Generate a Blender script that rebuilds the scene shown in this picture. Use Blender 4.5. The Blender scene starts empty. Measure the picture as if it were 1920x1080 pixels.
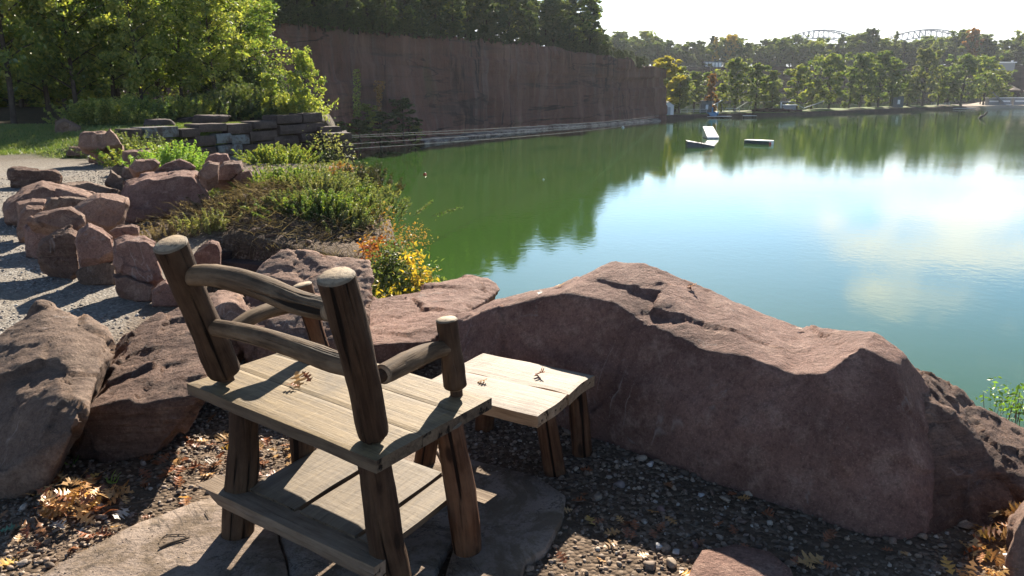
import bpy, bmesh, math, random
import numpy as np
from mathutils import Vector, Matrix, noise, Quaternion
sc = bpy.context.scene
COL = sc.collection
rnd = random.Random(7)
R = math.radians
# ------------------------------------------------------------------ camera
PITCH = R(14.0); F = 1500.0; HC = 1.55; ZW = -5.0
cp, sp = math.cos(PITCH), math.sin(PITCH)
def ray(u, v):
    r = (u-960)/F; d = (v-540)/F
    return Vector((r, cp - sp*d, -sp - cp*d))
def G(u, v, z=0.0):            # the point at height z seen at photo pixel (u, v)
    d = ray(u, v); t = (z-HC)/d.z
    return Vector((d.x*t, d.y*t, z))
def W(u, v, Y):                # the point at distance Y seen at photo pixel (u, v)
    d = ray(u, v); t = Y/d.y
    return Vector((d.x*t, Y, HC + d.z*t))
cam = bpy.data.cameras.new('camera'); camo = bpy.data.objects.new('camera', cam); COL.objects.link(camo)
camo.location = (0, 0, HC); camo.rotation_euler = (R(90)-PITCH, 0, 0)
cam.sensor_width = 36; cam.lens = F/1920*36; cam.clip_end = 6000; cam.clip_start = .05
sc.camera = camo
# ------------------------------------------------------------------ tagging
def tag(o, label=None, cat=None, group=None, kind=None):
    if label: o['label'] = label
    if cat: o['category'] = cat
    if group: o['group'] = group
    if kind: o['kind'] = kind
    return o
def empty(name, loc, rz=0):
    o = bpy.data.objects.new(name, None); o.location = loc; o.rotation_euler = (0, 0, rz)
    o.empty_display_size = .2; COL.objects.link(o); return o
def link(name, me, mats=(), parent=None, loc=None, smooth=False):
    o = bpy.data.objects.new(name, me); COL.objects.link(o)
    for m in (mats if isinstance(mats, (list, tuple)) else [mats]):
        me.materials.append(m)
    if loc is not None: o.location = loc
    if parent: o.parent = parent
    if smooth: me.polygons.foreach_set('use_smooth', [True]*len(me.polygons))
    return o
def copy_tree(o, loc=None, rz=None, s=None):
    c = o.copy(); COL.objects.link(c)
    for ch in o.children:
        d = ch.copy(); COL.objects.link(d); d.parent = c
    if loc is not None: c.location = loc
    if rz is not None: c.rotation_euler = (c.rotation_euler[0], c.rotation_euler[1], rz)
    if s is not None: c.scale = s if hasattr(s, '__len__') else (s, s, s)
    return c
def npmesh(name, V, Fc, k=None):      # V (n,3), Fc (m,k)
    me = bpy.data.meshes.new(name)
    V = np.asarray(V, dtype=np.float32); Fc = np.asarray(Fc, dtype=np.int32)
    k = Fc.shape[1]
    me.vertices.add(len(V)); me.vertices.foreach_set('co', V.ravel())
    me.loops.add(Fc.size); me.loops.foreach_set('vertex_index', Fc.ravel())
    me.polygons.add(len(Fc)); me.polygons.foreach_set('loop_start', np.arange(0, Fc.size, k, dtype=np.int32))
    me.update(calc_edges=True)
    return me
class MB:                             # collects pieces into one mesh
    def __init__(s): s.v = []; s.f = []; s.m = []; s.gc = []
    def add(s, vs, fs, mi=0, gc=None):
        n = len(s.v); s.v += [tuple(v) for v in vs]; s.f += [tuple(i+n for i in f) for f in fs]
        s.m += [mi]*len(fs); s.gc += [tuple(g) for g in (gc if gc is not None else vs)]
        return n
    def box(s, c, d, rz=0, M=None, mi=0):
        x, y, z = d[0]/2, d[1]/2, d[2]/2
        M = M or Matrix.Rotation(rz, 3, 'Z'); c = Vector(c)
        vs = [c + M @ Vector((a, b, e)) for e in (-z, z) for b in (-y, y) for a in (-x, x)]
        s.add(vs, [(0,2,3,1),(4,5,7,6),(0,1,5,4),(2,6,7,3),(0,4,6,2),(1,3,7,5)], mi)
    def bar(s, a, b, w, h=None, mi=0):
        a, b = Vector(a), Vector(b); h = h or w; d = b-a; L = d.length
        q = d.to_track_quat('Z', 'Y').to_matrix()
        s.box((a+b)/2, (w, h, L), M=q, mi=mi)
    def tube(s, pts, rad, n=12, capmi=1, mi=0, wob=0.0, seed=0, caps=True, sub=1, tilt=None):
        P = [Vector(p) for p in pts]
        if sub > 1:
            Q = []
            for i in range(len(P)-1):
                p0, p1, p2, p3 = P[max(i-1,0)], P[i], P[i+1], P[min(i+2,len(P)-1)]
                for j in range(sub):
                    t = j/sub
                    Q.append(.5*((2*p1)+(p2-p0)*t+(2*p0-5*p1+4*p2-p3)*t*t+(3*p1-p0-3*p2+p3)*t**3))
            Q.append(P[-1])
            rr = [float(np.interp(i/(len(Q)-1), np.linspace(0,1,len(rad)) , rad)) for i in range(len(Q))] if hasattr(rad,'__len__') else [rad]*len(Q)
            P = Q; rad = rr
        if not hasattr(rad, '__len__'): rad = [rad]*len(P)
        rad = [float(np.interp(i/(len(P)-1), np.linspace(0,1,len(rad)), rad)) for i in range(len(P))]
        vs = []; gc = []; L = 0; so = seed*3.17
        up = None
        for i, p in enumerate(P):
            t = (P[min(i+1,len(P)-1)]-P[max(i-1,0)]).normalized()
            if up is None: up = t.orthogonal().normalized()
            up = (up - t*up.dot(t)).normalized(); sd = t.cross(up)
            if i: L += (p-P[i-1]).length
            for k in range(n):
                a = 2*math.pi*k/n; r = rad[i]
                if wob: r *= 1 + wob*noise.noise(Vector((math.cos(a)*1.3+so, math.sin(a)*1.3, L*7))) + wob*.6*noise.noise(Vector((math.cos(a)*3.3, math.sin(a)*3.3+so, L*16)))
                vs.append(p + (up*math.cos(a)+sd*math.sin(a))*r)
                gc.append((math.cos(a)*rad[i]+so, math.sin(a)*rad[i], L))
        m = len(P)
        fs = [(i*n+k, i*n+(k+1)%n, (i+1)*n+(k+1)%n, (i+1)*n+k) for i in range(m-1) for k in range(n)]
        b = s.add(vs, fs, mi, gc)
        if caps:
            for e, idx in ((0, 0), (1, m-1)):
                c = P[idx]; ring = [vs[idx*n+k] for k in range(n)]
                tt = (P[idx]-P[1 if idx == 0 else m-2]).normalized()
                ch = rad[idx]*.12
                r2 = [c + (v-c)*.9 + tt*ch for v in ring]; r3 = [c+tt*ch]
                g1 = [(1, 0, so)]*n; g2 = [(.93, 0, so)]*n; g3 = [(0, 0, so)]
                g1 = [((Vector(v)-c).length/ rad[idx], 0, so) for v in ring]
                st = len(ring)
                f = [(k, (k+1)%n, st+(k+1)%n, st+k) for k in range(n)]
                f2 = [(st+k, st+(k+1)%n, 2*st) for k in range(n)]
                if e == 0: f = [x[::-1] for x in f]; f2 = [x[::-1] for x in f2]
                nb = s.add(ring+r2+r3, f, capmi, g1+g2+g3)
                s.f += [tuple(i+nb for i in x) for x in f2]; s.m += [capmi]*len(f2)
    def build(s, name, mats, parent=None, smooth=False, loc=None, origin=None):
        me = bpy.data.meshes.new(name)
        o0 = Vector(origin) if origin is not None else Vector((0,0,0))
        me.from_pydata([tuple(Vector(v)-o0) for v in s.v], [], s.f)
        if not isinstance(mats, (list, tuple)): mats = [mats]
        mi = [min(i, len(mats)-1) for i in s.m]
        at = me.attributes.new('gc', 'FLOAT_VECTOR', 'POINT'); at.data.foreach_set('vector', np.array(s.gc, dtype=np.float32).ravel())
        o = link(name, me, mats, parent, origin if origin is not None else loc, smooth)
        me.polygons.foreach_set('material_index', mi)
        return o
# ------------------------------------------------------------------ materials
class NT:
    def __init__(s, name):
        s.mat = bpy.data.materials.new(name); s.mat.use_nodes = True
        s.t = s.mat.node_tree; s.n = s.t.nodes; s.b = s.n['Principled BSDF']; s.out = s.n['Material Output']
    def N(s, ty, **kw):
        n = s.n.new(ty)
        for k, v in kw.items():
            if k.startswith('i_'):
                n.inputs[k[2:].replace('_', ' ')].default_value = v
            else: setattr(n, k, v)
        return n
    def L(s, a, b): s.t.links.new(a, b)
    def set(s, sock, v):
        if isinstance(v, (int, float, tuple)): sock.default_value = v
        else: s.L(v, sock)
    def noise(s, vec, scale, detail=6, rough=.6, dist=0, out='Fac'):
        n = s.N('ShaderNodeTexNoise'); n.inputs['Scale'].default_value = scale; n.inputs['Detail'].default_value = detail
        n.inputs['Roughness'].default_value = rough; n.inputs['Distortion'].default_value = dist
        if vec is not None: s.L(vec, n.inputs['Vector'])
        return n.outputs[out]
    def vor(s, vec, scale, feature='F1', out='Distance', rand=1):
        n = s.N('ShaderNodeTexVoronoi'); n.feature = feature; n.inputs['Scale'].default_value = scale
        n.inputs['Randomness'].default_value = rand
        if vec is not None: s.L(vec, n.inputs['Vector'])
        return n.outputs[out]
    def ramp(s, fac, stops, interp='LINEAR'):
        n = s.N('ShaderNodeValToRGB'); n.color_ramp.interpolation = interp
        e = n.color_ramp.elements
        while len(e) < len(stops): e.new(.5)
        for i, (p, c) in enumerate(stops):
            e[i].position = p; e[i].color = (c, c, c, 1) if isinstance(c, (int, float)) else (*c, 1)
        s.L(fac, n.inputs[0]); return n.outputs[0]
    def mix(s, fac, a, b, blend='MIX'):
        n = s.N('ShaderNodeMix', data_type='RGBA', blend_type=blend)
        s.set(n.inputs[0], fac); s.set(n.inputs[6], (*a, 1) if isinstance(a, tuple) else a); s.set(n.inputs[7], (*b, 1) if isinstance(b, tuple) else b)
        return n.outputs[2]
    def math(s, op, a, b=0.0, clamp=False):
        n = s.N('ShaderNodeMath', operation=op, use_clamp=clamp); s.set(n.inputs[0], a); s.set(n.inputs[1], b); return n.outputs[0]
    def mapv(s, vec, scale=(1,1,1), loc=(0,0,0), rot=(0,0,0)):
        n = s.N('ShaderNodeMapping'); s.L(vec, n.inputs[0]); n.inputs['Scale'].default_value = scale
        n.inputs['Location'].default_value = loc; n.inputs['Rotation'].default_value = rot
        return n.outputs[0]
    def bump(s, h, dist=.01, strength=1.0, prev=None):
        n = s.N('ShaderNodeBump'); n.inputs['Distance'].default_value = dist; n.inputs['Strength'].default_value = strength
        s.L(h, n.inputs['Height'])
        if prev is not None: s.L(prev, n.inputs['Normal'])
        return n.outputs[0]
    def obj(s): return s.N('ShaderNodeTexCoord').outputs['Object']
    def pos(s): return s.N('ShaderNodeNewGeometry').outputs['Position']
    def isl(s): return s.N('ShaderNodeNewGeometry').outputs['Random Per Island']
    def orand(s): return s.N('ShaderNodeObjectInfo').outputs['Random']
    def attr(s, a, out='Vector'): return s.N('ShaderNodeAttribute', attribute_name=a).outputs[out]
    def vadd(s, a, b):
        n = s.N('ShaderNodeVectorMath', operation='ADD'); s.L(a, n.inputs[0]); s.L(b, n.inputs[1]); return n.outputs[0]
    def vscale(s, a, b):
        n = s.N('ShaderNodeVectorMath', operation='SCALE'); s.L(a, n.inputs[0]); s.set(n.inputs[3], b); return n.outputs[0]
    def fin(s, color=None, rough=.8, normal=None, spec=.3):
        if color is not None: s.set(s.b.inputs['Base Color'], (*color, 1) if isinstance(color, tuple) else color)
        s.set(s.b.inputs['Roughness'], rough); s.b.inputs['Specular IOR Level'].default_value = spec
        if normal is not None: s.L(normal, s.b.inputs['Normal'])
        return s.mat
def plain(name, c, rough=.7, spec=.3, var=.15, metal=0):
    m = NT(name); p = m.obj(); n = m.noise(p, 6, 5)
    col = m.mix(m.ramp(n, [(.3, 0.0), (.7, 1.0)]), tuple(x*(1-var) for x in c), tuple(min(1, x*(1+var)) for x in c))
    m.b.inputs['Metallic'].default_value = metal
    return m.fin(col, rough, spec=spec)
def rock_mat(name, dark, light, warm, strata=0.0, bumpd=.02, veins=True, sc_=1.0):
    m = NT(name)
    p = m.vadd(m.obj(), m.vscale(m.N('ShaderNodeCombineXYZ', i_X=7.0, i_Y=13.0, i_Z=5.0).outputs[0], m.orand()))
    big = m.noise(p, 1.6*sc_, 5, .6, .4); med = m.noise(p, 9*sc_, 8, .7); fine = m.noise(p, 70*sc_, 6, .75)
    c = m.mix(m.ramp(big, [(.32, 0.0), (.68, 1.0)]), dark, light)
    c = m.mix(m.ramp(med, [(.50, 0.0), (.66, .55)]), c, warm)
    c = m.mix(m.ramp(m.noise(p, 28*sc_, 6, .8), [(.36, .5), (.5, 0.0)]), c, tuple(x*.6 for x in dark))
    c = m.mix(m.ramp(fine, [(.35, .45), (.55, 0.0)]), c, tuple(x*.45 for x in dark))
    c = m.mix(m.ramp(m.noise(p, 140*sc_, 3, .7), [(.58, 0.0), (.75, .5)]), c, tuple(min(1, x*1.9) for x in light))
    if veins:
        w = m.noise(m.mapv(p, (1.2, 1.2, .45), rot=(.3, .5, 0)), 1.7*sc_, 4, .5, .8)
        v = m.math('ABSOLUTE', m.math('SUBTRACT', w, .57)); v = m.ramp(v, [(.0, .7), (.005, 0.0)])
        v = m.mix(1.0, v, m.ramp(m.noise(p, 3.1, 3), [(.55, 0.0), (.63, 1.0)]), 'MULTIPLY')
        c = m.mix(v, c, (.42, .33, .28))
        li = m.ramp(m.noise(p, 4.3*sc_, 7, .75, .5), [(.62, 0.0), (.68, .5)])
        c = m.mix(li, c, (.30, .26, .23))
    h = m.math('ADD', m.math('MULTIPLY', med, 1.0), m.math('MULTIPLY', fine, .55))
    pits = m.ramp(m.vor(p, 22*sc_, 'SMOOTH_F1'), [(.0, 0.0), (.35, 1.0)])
    h = m.math('ADD', h, m.math('MULTIPLY', pits, .18))
    if strata:
        st = m.noise(m.mapv(p, (1.5, 1.5, 17), rot=(.25, .12, 0)), 1.6, 5, .6, .6)
        h = m.math('ADD', h, m.math('MULTIPLY', st, strata))
        c = m.mix(m.ramp(st, [(.38, .4), (.5, 0.0)]), c, tuple(x*.6 for x in dark))
    nb = m.bump(h, bumpd, 1.0)
    return m.fin(c, .85, nb, .25)
M = {}
M['rock'] = rock_mat('brown_sandstone', (.14, .077, .056), (.31, .19, .138), (.42, .29, .21))
M['rock_hero'] = rock_mat('pink_brown_sandstone', (.15, .078, .058), (.33, .19, .145), (.48, .32, .245), bumpd=.03)
M['rock_layer'] = rock_mat('layered_sandstone', (.125, .070, .05), (.28, .17, .122), (.42, .28, .20), strata=1.3, bumpd=.05)
M['rock_grey'] = rock_mat('grey_brown_stone', (.10, .065, .047), (.22, .145, .102), (.33, .235, .17))
M['block'] = rock_mat('dark_block_stone', (.07, .05, .044), (.13, .095, .082), (.16, .12, .10), veins=False, bumpd=.03)
def slab_mat():
    m = NT('flagstone_sandstone'); p = m.pos()
    a = m.noise(p, 2.2, 6, .6, .5); b = m.noise(p, 14, 8, .7); f = m.noise(p, 90, 5, .8)
    c = m.mix(m.ramp(a, [(.35, 0.0), (.65, 1.0)]), (.26, .195, .15), (.38, .295, .235))
    c = m.mix(m.ramp(b, [(.5, 0.0), (.66, .8)]), c, (.17, .12, .07))
    c = m.mix(m.ramp(m.noise(p, 4.5, 7, .75, .6), [(.47, 0.0), (.56, .8)]), c, (.15, .105, .065))
    ck = m.math('ABSOLUTE', m.math('SUBTRACT', m.noise(p, 1.9, 6, .6, .6), .5)); c = m.mix(m.ramp(ck, [(0, .8), (.005, 0.0)]), c, (.06, .045, .035))
    c = m.mix(m.ramp(f, [(.36, .6), (.46, 0.0)]), c, (.10, .08, .06))
    h = m.math('ADD', b, m.math('MULTIPLY', f, .3))
    return m.fin(c, .85, m.bump(h, .022, 1.0), .25)
M['slab'] = slab_mat()
def cliff_mat(name='cliff_sandstone', k=1.0, scale=1.0):
    m = NT(name); p = m.pos()
    a = m.noise(m.mapv(p, (.05*scale, .05*scale, .035*scale)), 1, 6, .6, .4)
    st = m.noise(m.mapv(p, (.55*scale, .55*scale, .035*scale)), 1, 6, .65, .2)      # vertical stains
    fine = m.noise(p, .9*scale, 8, .7)
    lay = m.noise(m.mapv(p, (.05*scale, .05*scale, .9*scale), rot=(.03, 0, 0)), 1, 5, .6, .3)
    c = m.mix(m.ramp(a, [(.3, 0.0), (.7, 1.0)]), (.105*k, .047*k, .036*k), (.19*k, .088*k, .064*k))
    c = m.mix(m.ramp(st, [(.5, 0.0), (.72, .42)]), c, (.205*k, .17*k, .155*k))
    c = m.mix(m.ramp(st, [(.28, .45), (.42, 0.0)]), c, (.055*k, .036*k, .034*k))
    c = m.mix(m.ramp(lay, [(.36, .7), (.46, 0.0)]), c, (.07*k, .045*k, .04*k))
    c = m.mix(m.ramp(fine, [(.4, .35), (.6, 0.0)]), c, (.06*k, .04*k, .035*k))
    for sc3, wd3, st3 in (((.16, .16, .012), .012, .9), ((.03, .03, .22), .010, .85)):
        ck = m.math('ABSOLUTE', m.math('SUBTRACT', m.noise(m.mapv(p, tuple(x*scale for x in sc3), loc=(4, 9, 1)), 1, 5, .55, .5), .5))
        gate = m.ramp(m.noise(m.mapv(p, (.06*scale,)*3, loc=(wd3*1e4, 3, 3)), 1, 3), [(.45, 0.0), (.55, st3)])
        c = m.mix(m.mix(1.0, m.ramp(ck, [(0, 1.0), (wd3*1.6, 0.0)]), gate, 'MULTIPLY'), c, (.02*k, .013*k, .012*k))
    rs = m.noise(m.mapv(p, (.3*scale, .3*scale, .05*scale), loc=(11, 2, 8)), 1, 5, .6)
    c = m.mix(m.ramp(rs, [(.52, 0.0), (.68, .6)]), c, (.24*k, .13*k, .095*k))
    mg = m.noise(m.mapv(p, (.11*scale, .11*scale, .08*scale), loc=(31, 5, 2)), 1, 5, .6)
    c = m.mix(m.ramp(mg, [(.6, 0.0), (.72, .5)]), c, (.09*k, .095*k, .05*k))
    h = m.math('ADD', m.math('MULTIPLY', fine, .6), m.math('ADD', m.math('MULTIPLY', lay, .8), m.math('MULTIPLY', st, .5)))
    return m.fin(c, .9, m.bump(h, .5, .9), .15)
M['cliff'] = cliff_mat()
M['cliff_far'] = cliff_mat('shade_toned_far_sandstone', .2, .6)  # same sandstone strongly darkened: the far face's shade is put into its colour
def ledge_mat():
    m = NT('pale_mineral_ledge'); p = m.pos(); n = m.noise(m.mapv(p, (.5, .5, 2)), 1, 6, .7)
    return m.fin(m.mix(m.ramp(n, [(.4, 0.0), (.6, 1.0)]), (.08, .06, .055), (.27, .25, .23)), .85, m.bump(n, .3, .8), .2)
M['ledge'] = ledge_mat()
def log_mat(name, dark, mid, light, lit=.5):
    m = NT(name); g = m.attr('gc')
    q = m.mapv(g, (1, 1, .07))
    a = m.noise(q, 60, 6, .7, .5); b = m.noise(m.mapv(g, (1, 1, .5)), 9, 5, .6); cr = m.noise(m.mapv(g, (1, 1, .035)), 34, 3, .5, .3)
    kn = m.vor(m.mapv(g, (1, 1, .4)), 11)
    c = m.mix(m.ramp(a, [(.35, 0.0), (.65, 1.0)]), dark, mid)
    c = m.mix(m.ramp(b, [(.45, 0.0), (.68, lit)]), c, light)
    c = m.mix(m.ramp(cr, [(.36, 1.0), (.40, 0.0)]), c, tuple(x*.25 for x in dark))
    c = m.mix(m.ramp(kn, [(.10, .8), (.17, 0.0)]), c, tuple(x*.4 for x in dark))
    h = m.math('ADD', a, m.math('MULTIPLY', m.ramp(cr, [(.36, 0.0), (.42, 1.0)]), 1.6))
    return m.fin(c, .8, m.bump(h, .005, 1.0), .15)
M['log'] = log_mat('weathered_log', (.026, .014, .008), (.066, .037, .021), (.135, .085, .05))
M['log_red'] = log_mat('reddish_log', (.045, .020, .010), (.13, .058, .028), (.21, .115, .065), .6)
M['rail'] = log_mat('sun_bleached_rail', (.045, .029, .017), (.14, .092, .054), (.31, .225, .14), .5)
def end_mat():
    m = NT('log_end_grain'); g = m.attr('gc'); r = m.N('ShaderNodeSeparateXYZ'); m.L(g, r.inputs[0])
    n = m.noise(m.obj(), 40, 5, .7)
    w = m.math('SINE', m.math('ADD', m.math('MULTIPLY', r.outputs[0], 62), m.math('MULTIPLY', n, 9)))
    c = m.mix(m.ramp(w, [(.0, .0), (1, .55)]), (.38, .29, .19), (.22, .155, .095))
    c = m.mix(m.ramp(r.outputs[0], [(.86, 0.0), (.95, .7)]), c, (.11, .08, .05))
    c = m.mix(m.ramp(n, [(.36, .7), (.46, 0.0)]), c, (.10, .075, .05))
    return m.fin(c, .75, m.bump(n, .004, 1), .3)
M['end'] = end_mat()
def board_mat(name, a1, a2, dirt):
    m = NT(name); g = m.attr('gc')
    q = m.mapv(g, (1, 1, .05)); n1 = m.noise(q, 26, 6, .7, 1.2); n2 = m.noise(m.mapv(g, (1, 1, .12)), 110, 4, .7)
    saw = m.noise(m.mapv(g, (.15, .3, 1.0)), 60, 3, .6)
    b = m.noise(g, 5, 6, .65, .5); kn = m.vor(m.mapv(g, (1, 1, .55)), 5.5)
    c = m.mix(m.ramp(n1, [(.32, 0.0), (.66, 1.0)]), a1, a2)
    c = m.mix(m.ramp(n2, [(.32, .5), (.45, 0.0)]), c, tuple(x*.4 for x in a1))
    c = m.mix(m.ramp(saw, [(.52, 0.0), (.64, .2)]), c, tuple(x*1.35 for x in a2))
    c = m.mix(m.ramp(b, [(.5, 0.0), (.7, .75)]), c, dirt)
    c = m.mix(m.ramp(kn, [(.05, .8), (.09, 0.0)]), c, tuple(x*.3 for x in a1))
    h = m.math('ADD', m.math('ADD', n1, m.math('MULTIPLY', n2, .5)), m.math('MULTIPLY', saw, .5))
    return m.fin(c, .7, m.bump(h, .0035, 1.0), .35)
M['seat'] = board_mat('weathered_seat_board', (.11, .073, .033), (.245, .172, .080), (.08, .056, .028))
M['shelf'] = board_mat('weathered_shelf_board', (.10, .072, .043), (.205, .155, .097), (.08, .055, .035))
M['pale'] = board_mat('pale_sawn_board', (.19, .14, .10), (.34, .275, .205), (.13, .09, .06))
def leaf_mat(name, cols, trans=.5, var=.6, gloss=.5, gm=.07):
    m = NT(name); p = m.pos()
    r = m.isl(); n = m.noise(p, .45, 3)
    t = m.math('ADD', m.math('MULTIPLY', r, var), m.math('MULTIPLY', n, 1-var*.5), True)
    t = m.math('ADD', t, m.math('MULTIPLY', m.math('SUBTRACT', m.orand(), .5), .35), True)
    k = len(cols); c = m.ramp(t, [(.15+.7*i/(k-1), cols[i]) for i in range(k)])
    d = m.N('ShaderNodeBsdfDiffuse'); m.L(c, d.inputs[0])
    tr = m.N('ShaderNodeBsdfTranslucent'); tc = m.mix(1.0, c, (1.2, 1.22, .65), 'MULTIPLY'); m.L(tc, tr.inputs[0])
    mx = m.N('ShaderNodeMixShader'); mx.inputs[0].default_value = trans; m.L(d.outputs[0], mx.inputs[1]); m.L(tr.outputs[0], mx.inputs[2])
    gl = m.N('ShaderNodeBsdfGlossy'); gl.inputs['Roughness'].default_value = gloss
    m2 = m.N('ShaderNodeMixShader'); m2.inputs[0].default_value = gm; m.L(mx.outputs[0], m2.inputs[1]); m.L(gl.outputs[0], m2.inputs[2])
    m.L(m2.outputs[0], m.out.inputs[0]); return m.mat
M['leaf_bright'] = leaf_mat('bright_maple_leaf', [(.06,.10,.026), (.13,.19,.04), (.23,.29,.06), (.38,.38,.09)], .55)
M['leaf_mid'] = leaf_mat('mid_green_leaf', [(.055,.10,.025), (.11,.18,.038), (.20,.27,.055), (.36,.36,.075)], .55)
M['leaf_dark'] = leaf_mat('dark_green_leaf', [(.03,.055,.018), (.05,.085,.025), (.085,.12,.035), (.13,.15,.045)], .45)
M['leaf_far'] = leaf_mat('far_tree_leaf', [(.05,.085,.022), (.09,.145,.032), (.15,.205,.045), (.23,.25,.06)], .5)
M['leaf_yellow'] = leaf_mat('yellow_autumn_leaf', [(.16,.15,.02), (.32,.27,.03), (.50,.38,.04), (.55,.36,.05)], .5)
M['leaf_lime'] = leaf_mat('yellow_green_autumn_leaf', [(.14,.15,.02), (.25,.26,.03), (.38,.35,.04), (.46,.38,.05)], .5)
M['leaf_orange'] = leaf_mat('orange_autumn_leaf', [(.16,.07,.02), (.30,.13,.03), (.42,.20,.05), (.34,.20,.06)], .45)
M['leaf_olive'] = leaf_mat('olive_weed_leaf', [(.05,.075,.022), (.10,.14,.038), (.18,.22,.065), (.27,.26,.10)], .45)
M['leaf_fern'] = leaf_mat('fresh_green_frond', [(.07,.14,.02), (.14,.26,.04), (.22,.36,.06), (.30,.42,.08)], .5)
M['leaf_red'] = leaf_mat('red_vine_leaf', [(.16,.03,.015), (.32,.06,.025), (.42,.13,.03), (.40,.22,.05)], .45)
M['leaf_juniper'] = leaf_mat('dark_juniper_leaf', [(.02,.035,.015), (.04,.055,.02), (.07,.075,.03), (.12,.09,.04)], .3)
M['straw'] = leaf_mat('dry_straw', [(.05,.035,.024), (.11,.08,.052), (.19,.145,.095), (.30,.235,.16)], .3, gm=.0)
M['bark'] = plain('tree_bark', (.075, .06, .048), .9, .1, .35)
M['twig'] = plain('dry_twig', (.12, .09, .065), .85, .1, .4)
def oak_mat(name, cols):
    m = NT(name); p = m.obj(); n = m.noise(p, 25, 5, .7)
    k = len(cols); c = m.ramp(m.math('ADD', m.math('MULTIPLY', m.orand(), .8), m.math('MULTIPLY', m.isl(), .2), True), [(i/(k-1), cols[i]) for i in range(k)])
    c = m.mix(m.ramp(n, [(.45, .0), (.6, .5)]), c, m.mix(1.0, c, (.55, .45, .4), 'MULTIPLY'))
    d = m.N('ShaderNodeBsdfDiffuse'); m.L(c, d.inputs[0]); tr = m.N('ShaderNodeBsdfTranslucent'); m.L(c, tr.inputs[0])
    mx = m.N('ShaderNodeMixShader'); mx.inputs[0].default_value = .25; m.L(d.outputs[0], mx.inputs[1]); m.L(tr.outputs[0], mx.inputs[2])
    gl = m.N('ShaderNodeBsdfGlossy'); gl.inputs['Roughness'].default_value = .4
    m2 = m.N('ShaderNodeMixShader'); m2.inputs[0].default_value = .05; m.L(mx.outputs[0], m2.inputs[1]); m.L(gl.outputs[0], m2.inputs[2])
    m.L(m2.outputs[0], m.out.inputs[0]); return m.mat
M['oak_tan'] = oak_mat('tan_oak_leaf', [(.42,.22,.07), (.60,.38,.16), (.52,.26,.08), (.66,.46,.24)])
M['oak_rust'] = oak_mat('rust_oak_leaf', [(.20,.07,.035), (.36,.13,.05), (.28,.12,.06), (.42,.20,.07)])
M['oak_yellow'] = oak_mat('yellow_oak_leaf', [(.58,.36,.06), (.65,.30,.05), (.60,.42,.12)])
M['oak_pale'] = oak_mat('bleached_oak_leaf', [(.62,.55,.47), (.68,.6,.5)])
M['oak_green'] = oak_mat('green_fallen_leaf', [(.10,.25,.14), (.16,.30,.16)])
def pebble_mat(name, cols, k=1):
    m = NT(name); r = m.isl(); n = len(cols)
    c = m.ramp(r, [(i/(n-1) if n > 1 else 0, cols[i]) for i in range(n)])
    f = m.noise(m.pos(), 160, 3, .7)
    c = m.mix(m.ramp(f, [(.4, .35), (.6, 0.0)]), c, (.05, .045, .04))
    return m.fin(c, .75, None, .3)
M['pebble'] = pebble_mat('mixed_pebbles', [(.09,.062,.042), (.22,.152,.105), (.12,.086,.062), (.34,.24,.165), (.17,.12,.085), (.26,.20,.145), (.44,.34,.25), (.18,.105,.073), (.52,.45,.37)])
M['pathpeb'] = pebble_mat('path_gravel_stones', [(.15,.13,.115), (.26,.235,.20), (.20,.17,.15), (.36,.33,.29), (.30,.25,.22), (.5,.47,.43)])
# ------------------------------------------------------------------ light, sky
SUN_EL, SUN_AZ = R(30), R(9)
sdir = Vector((math.sin(SUN_AZ)*math.cos(SUN_EL), math.cos(SUN_AZ)*math.cos(SUN_EL), math.sin(SUN_EL)))
sl = bpy.data.lights.new('sun', 'SUN'); sl.energy = 5.0; sl.angle = R(.5); sl.color = (1, .90, .76)
so = bpy.data.objects.new('sun', sl); COL.objects.link(so); so.rotation_euler = (-sdir).to_track_quat('-Z', 'Y').to_euler()
so.location = (20, 60, 60)
w = bpy.data.worlds.new('World'); sc.world = w; w.use_nodes = True
t = w.node_tree; bg = t.nodes['Background']; bg.inputs[1].default_value = .05
def wn(ty, **kw):
    n = t.nodes.new(ty)
    for k, v in kw.items(): setattr(n, k, v)
    return n
sky = wn('ShaderNodeTexSky'); sky.sky_type = 'NISHITA'; sky.sun_disc = False; sky.sun_elevation = SUN_EL; sky.sun_rotation = SUN_AZ
sky.air_density = 1.0; sky.dust_density = .6; sky.ozone_density = 1.6
tc = wn('ShaderNodeTexCoord'); sx = wn('ShaderNodeSeparateXYZ'); t.links.new(tc.outputs['Generated'], sx.inputs[0])
def wm(op, a, b=0.0, clamp=False):
    n = wn('ShaderNodeMath', operation=op, use_clamp=clamp)
    for i, q in enumerate((a, b)):
        if isinstance(q, (int, float)): n.inputs[i].default_value = q
        else: t.links.new(q, n.inputs[i])
    return n.outputs[0]
def wramp(f, stops):
    n = wn('ShaderNodeValToRGB'); e = n.color_ramp.elements
    while len(e) < len(stops): e.new(.5)
    for i, (p, c) in enumerate(stops): e[i].position = p; e[i].color = (c, c, c, 1)
    t.links.new(f, n.inputs[0]); return n.outputs[0]
def wmix(f, a, b):
    n = wn('ShaderNodeMix', data_type='RGBA')
    for i, q in ((0, f), (6, a), (7, b)):
        if isinstance(q, (int, float, tuple)): n.inputs[i].default_value = q
        else: t.links.new(q, n.inputs[i])
    return n.outputs[2]
mp = wn('ShaderNodeMapping'); t.links.new(tc.outputs['Generated'], mp.inputs[0]); mp.inputs['Scale'].default_value = (1, 1, 3.2)
cn = wn('ShaderNodeTexNoise'); t.links.new(mp.outputs[0], cn.inputs[0]); cn.inputs['Scale'].default_value = 3.4; cn.inputs['Detail'].default_value = 8; cn.inputs['Roughness'].default_value = .55; cn.inputs['Distortion'].default_value = .4
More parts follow.
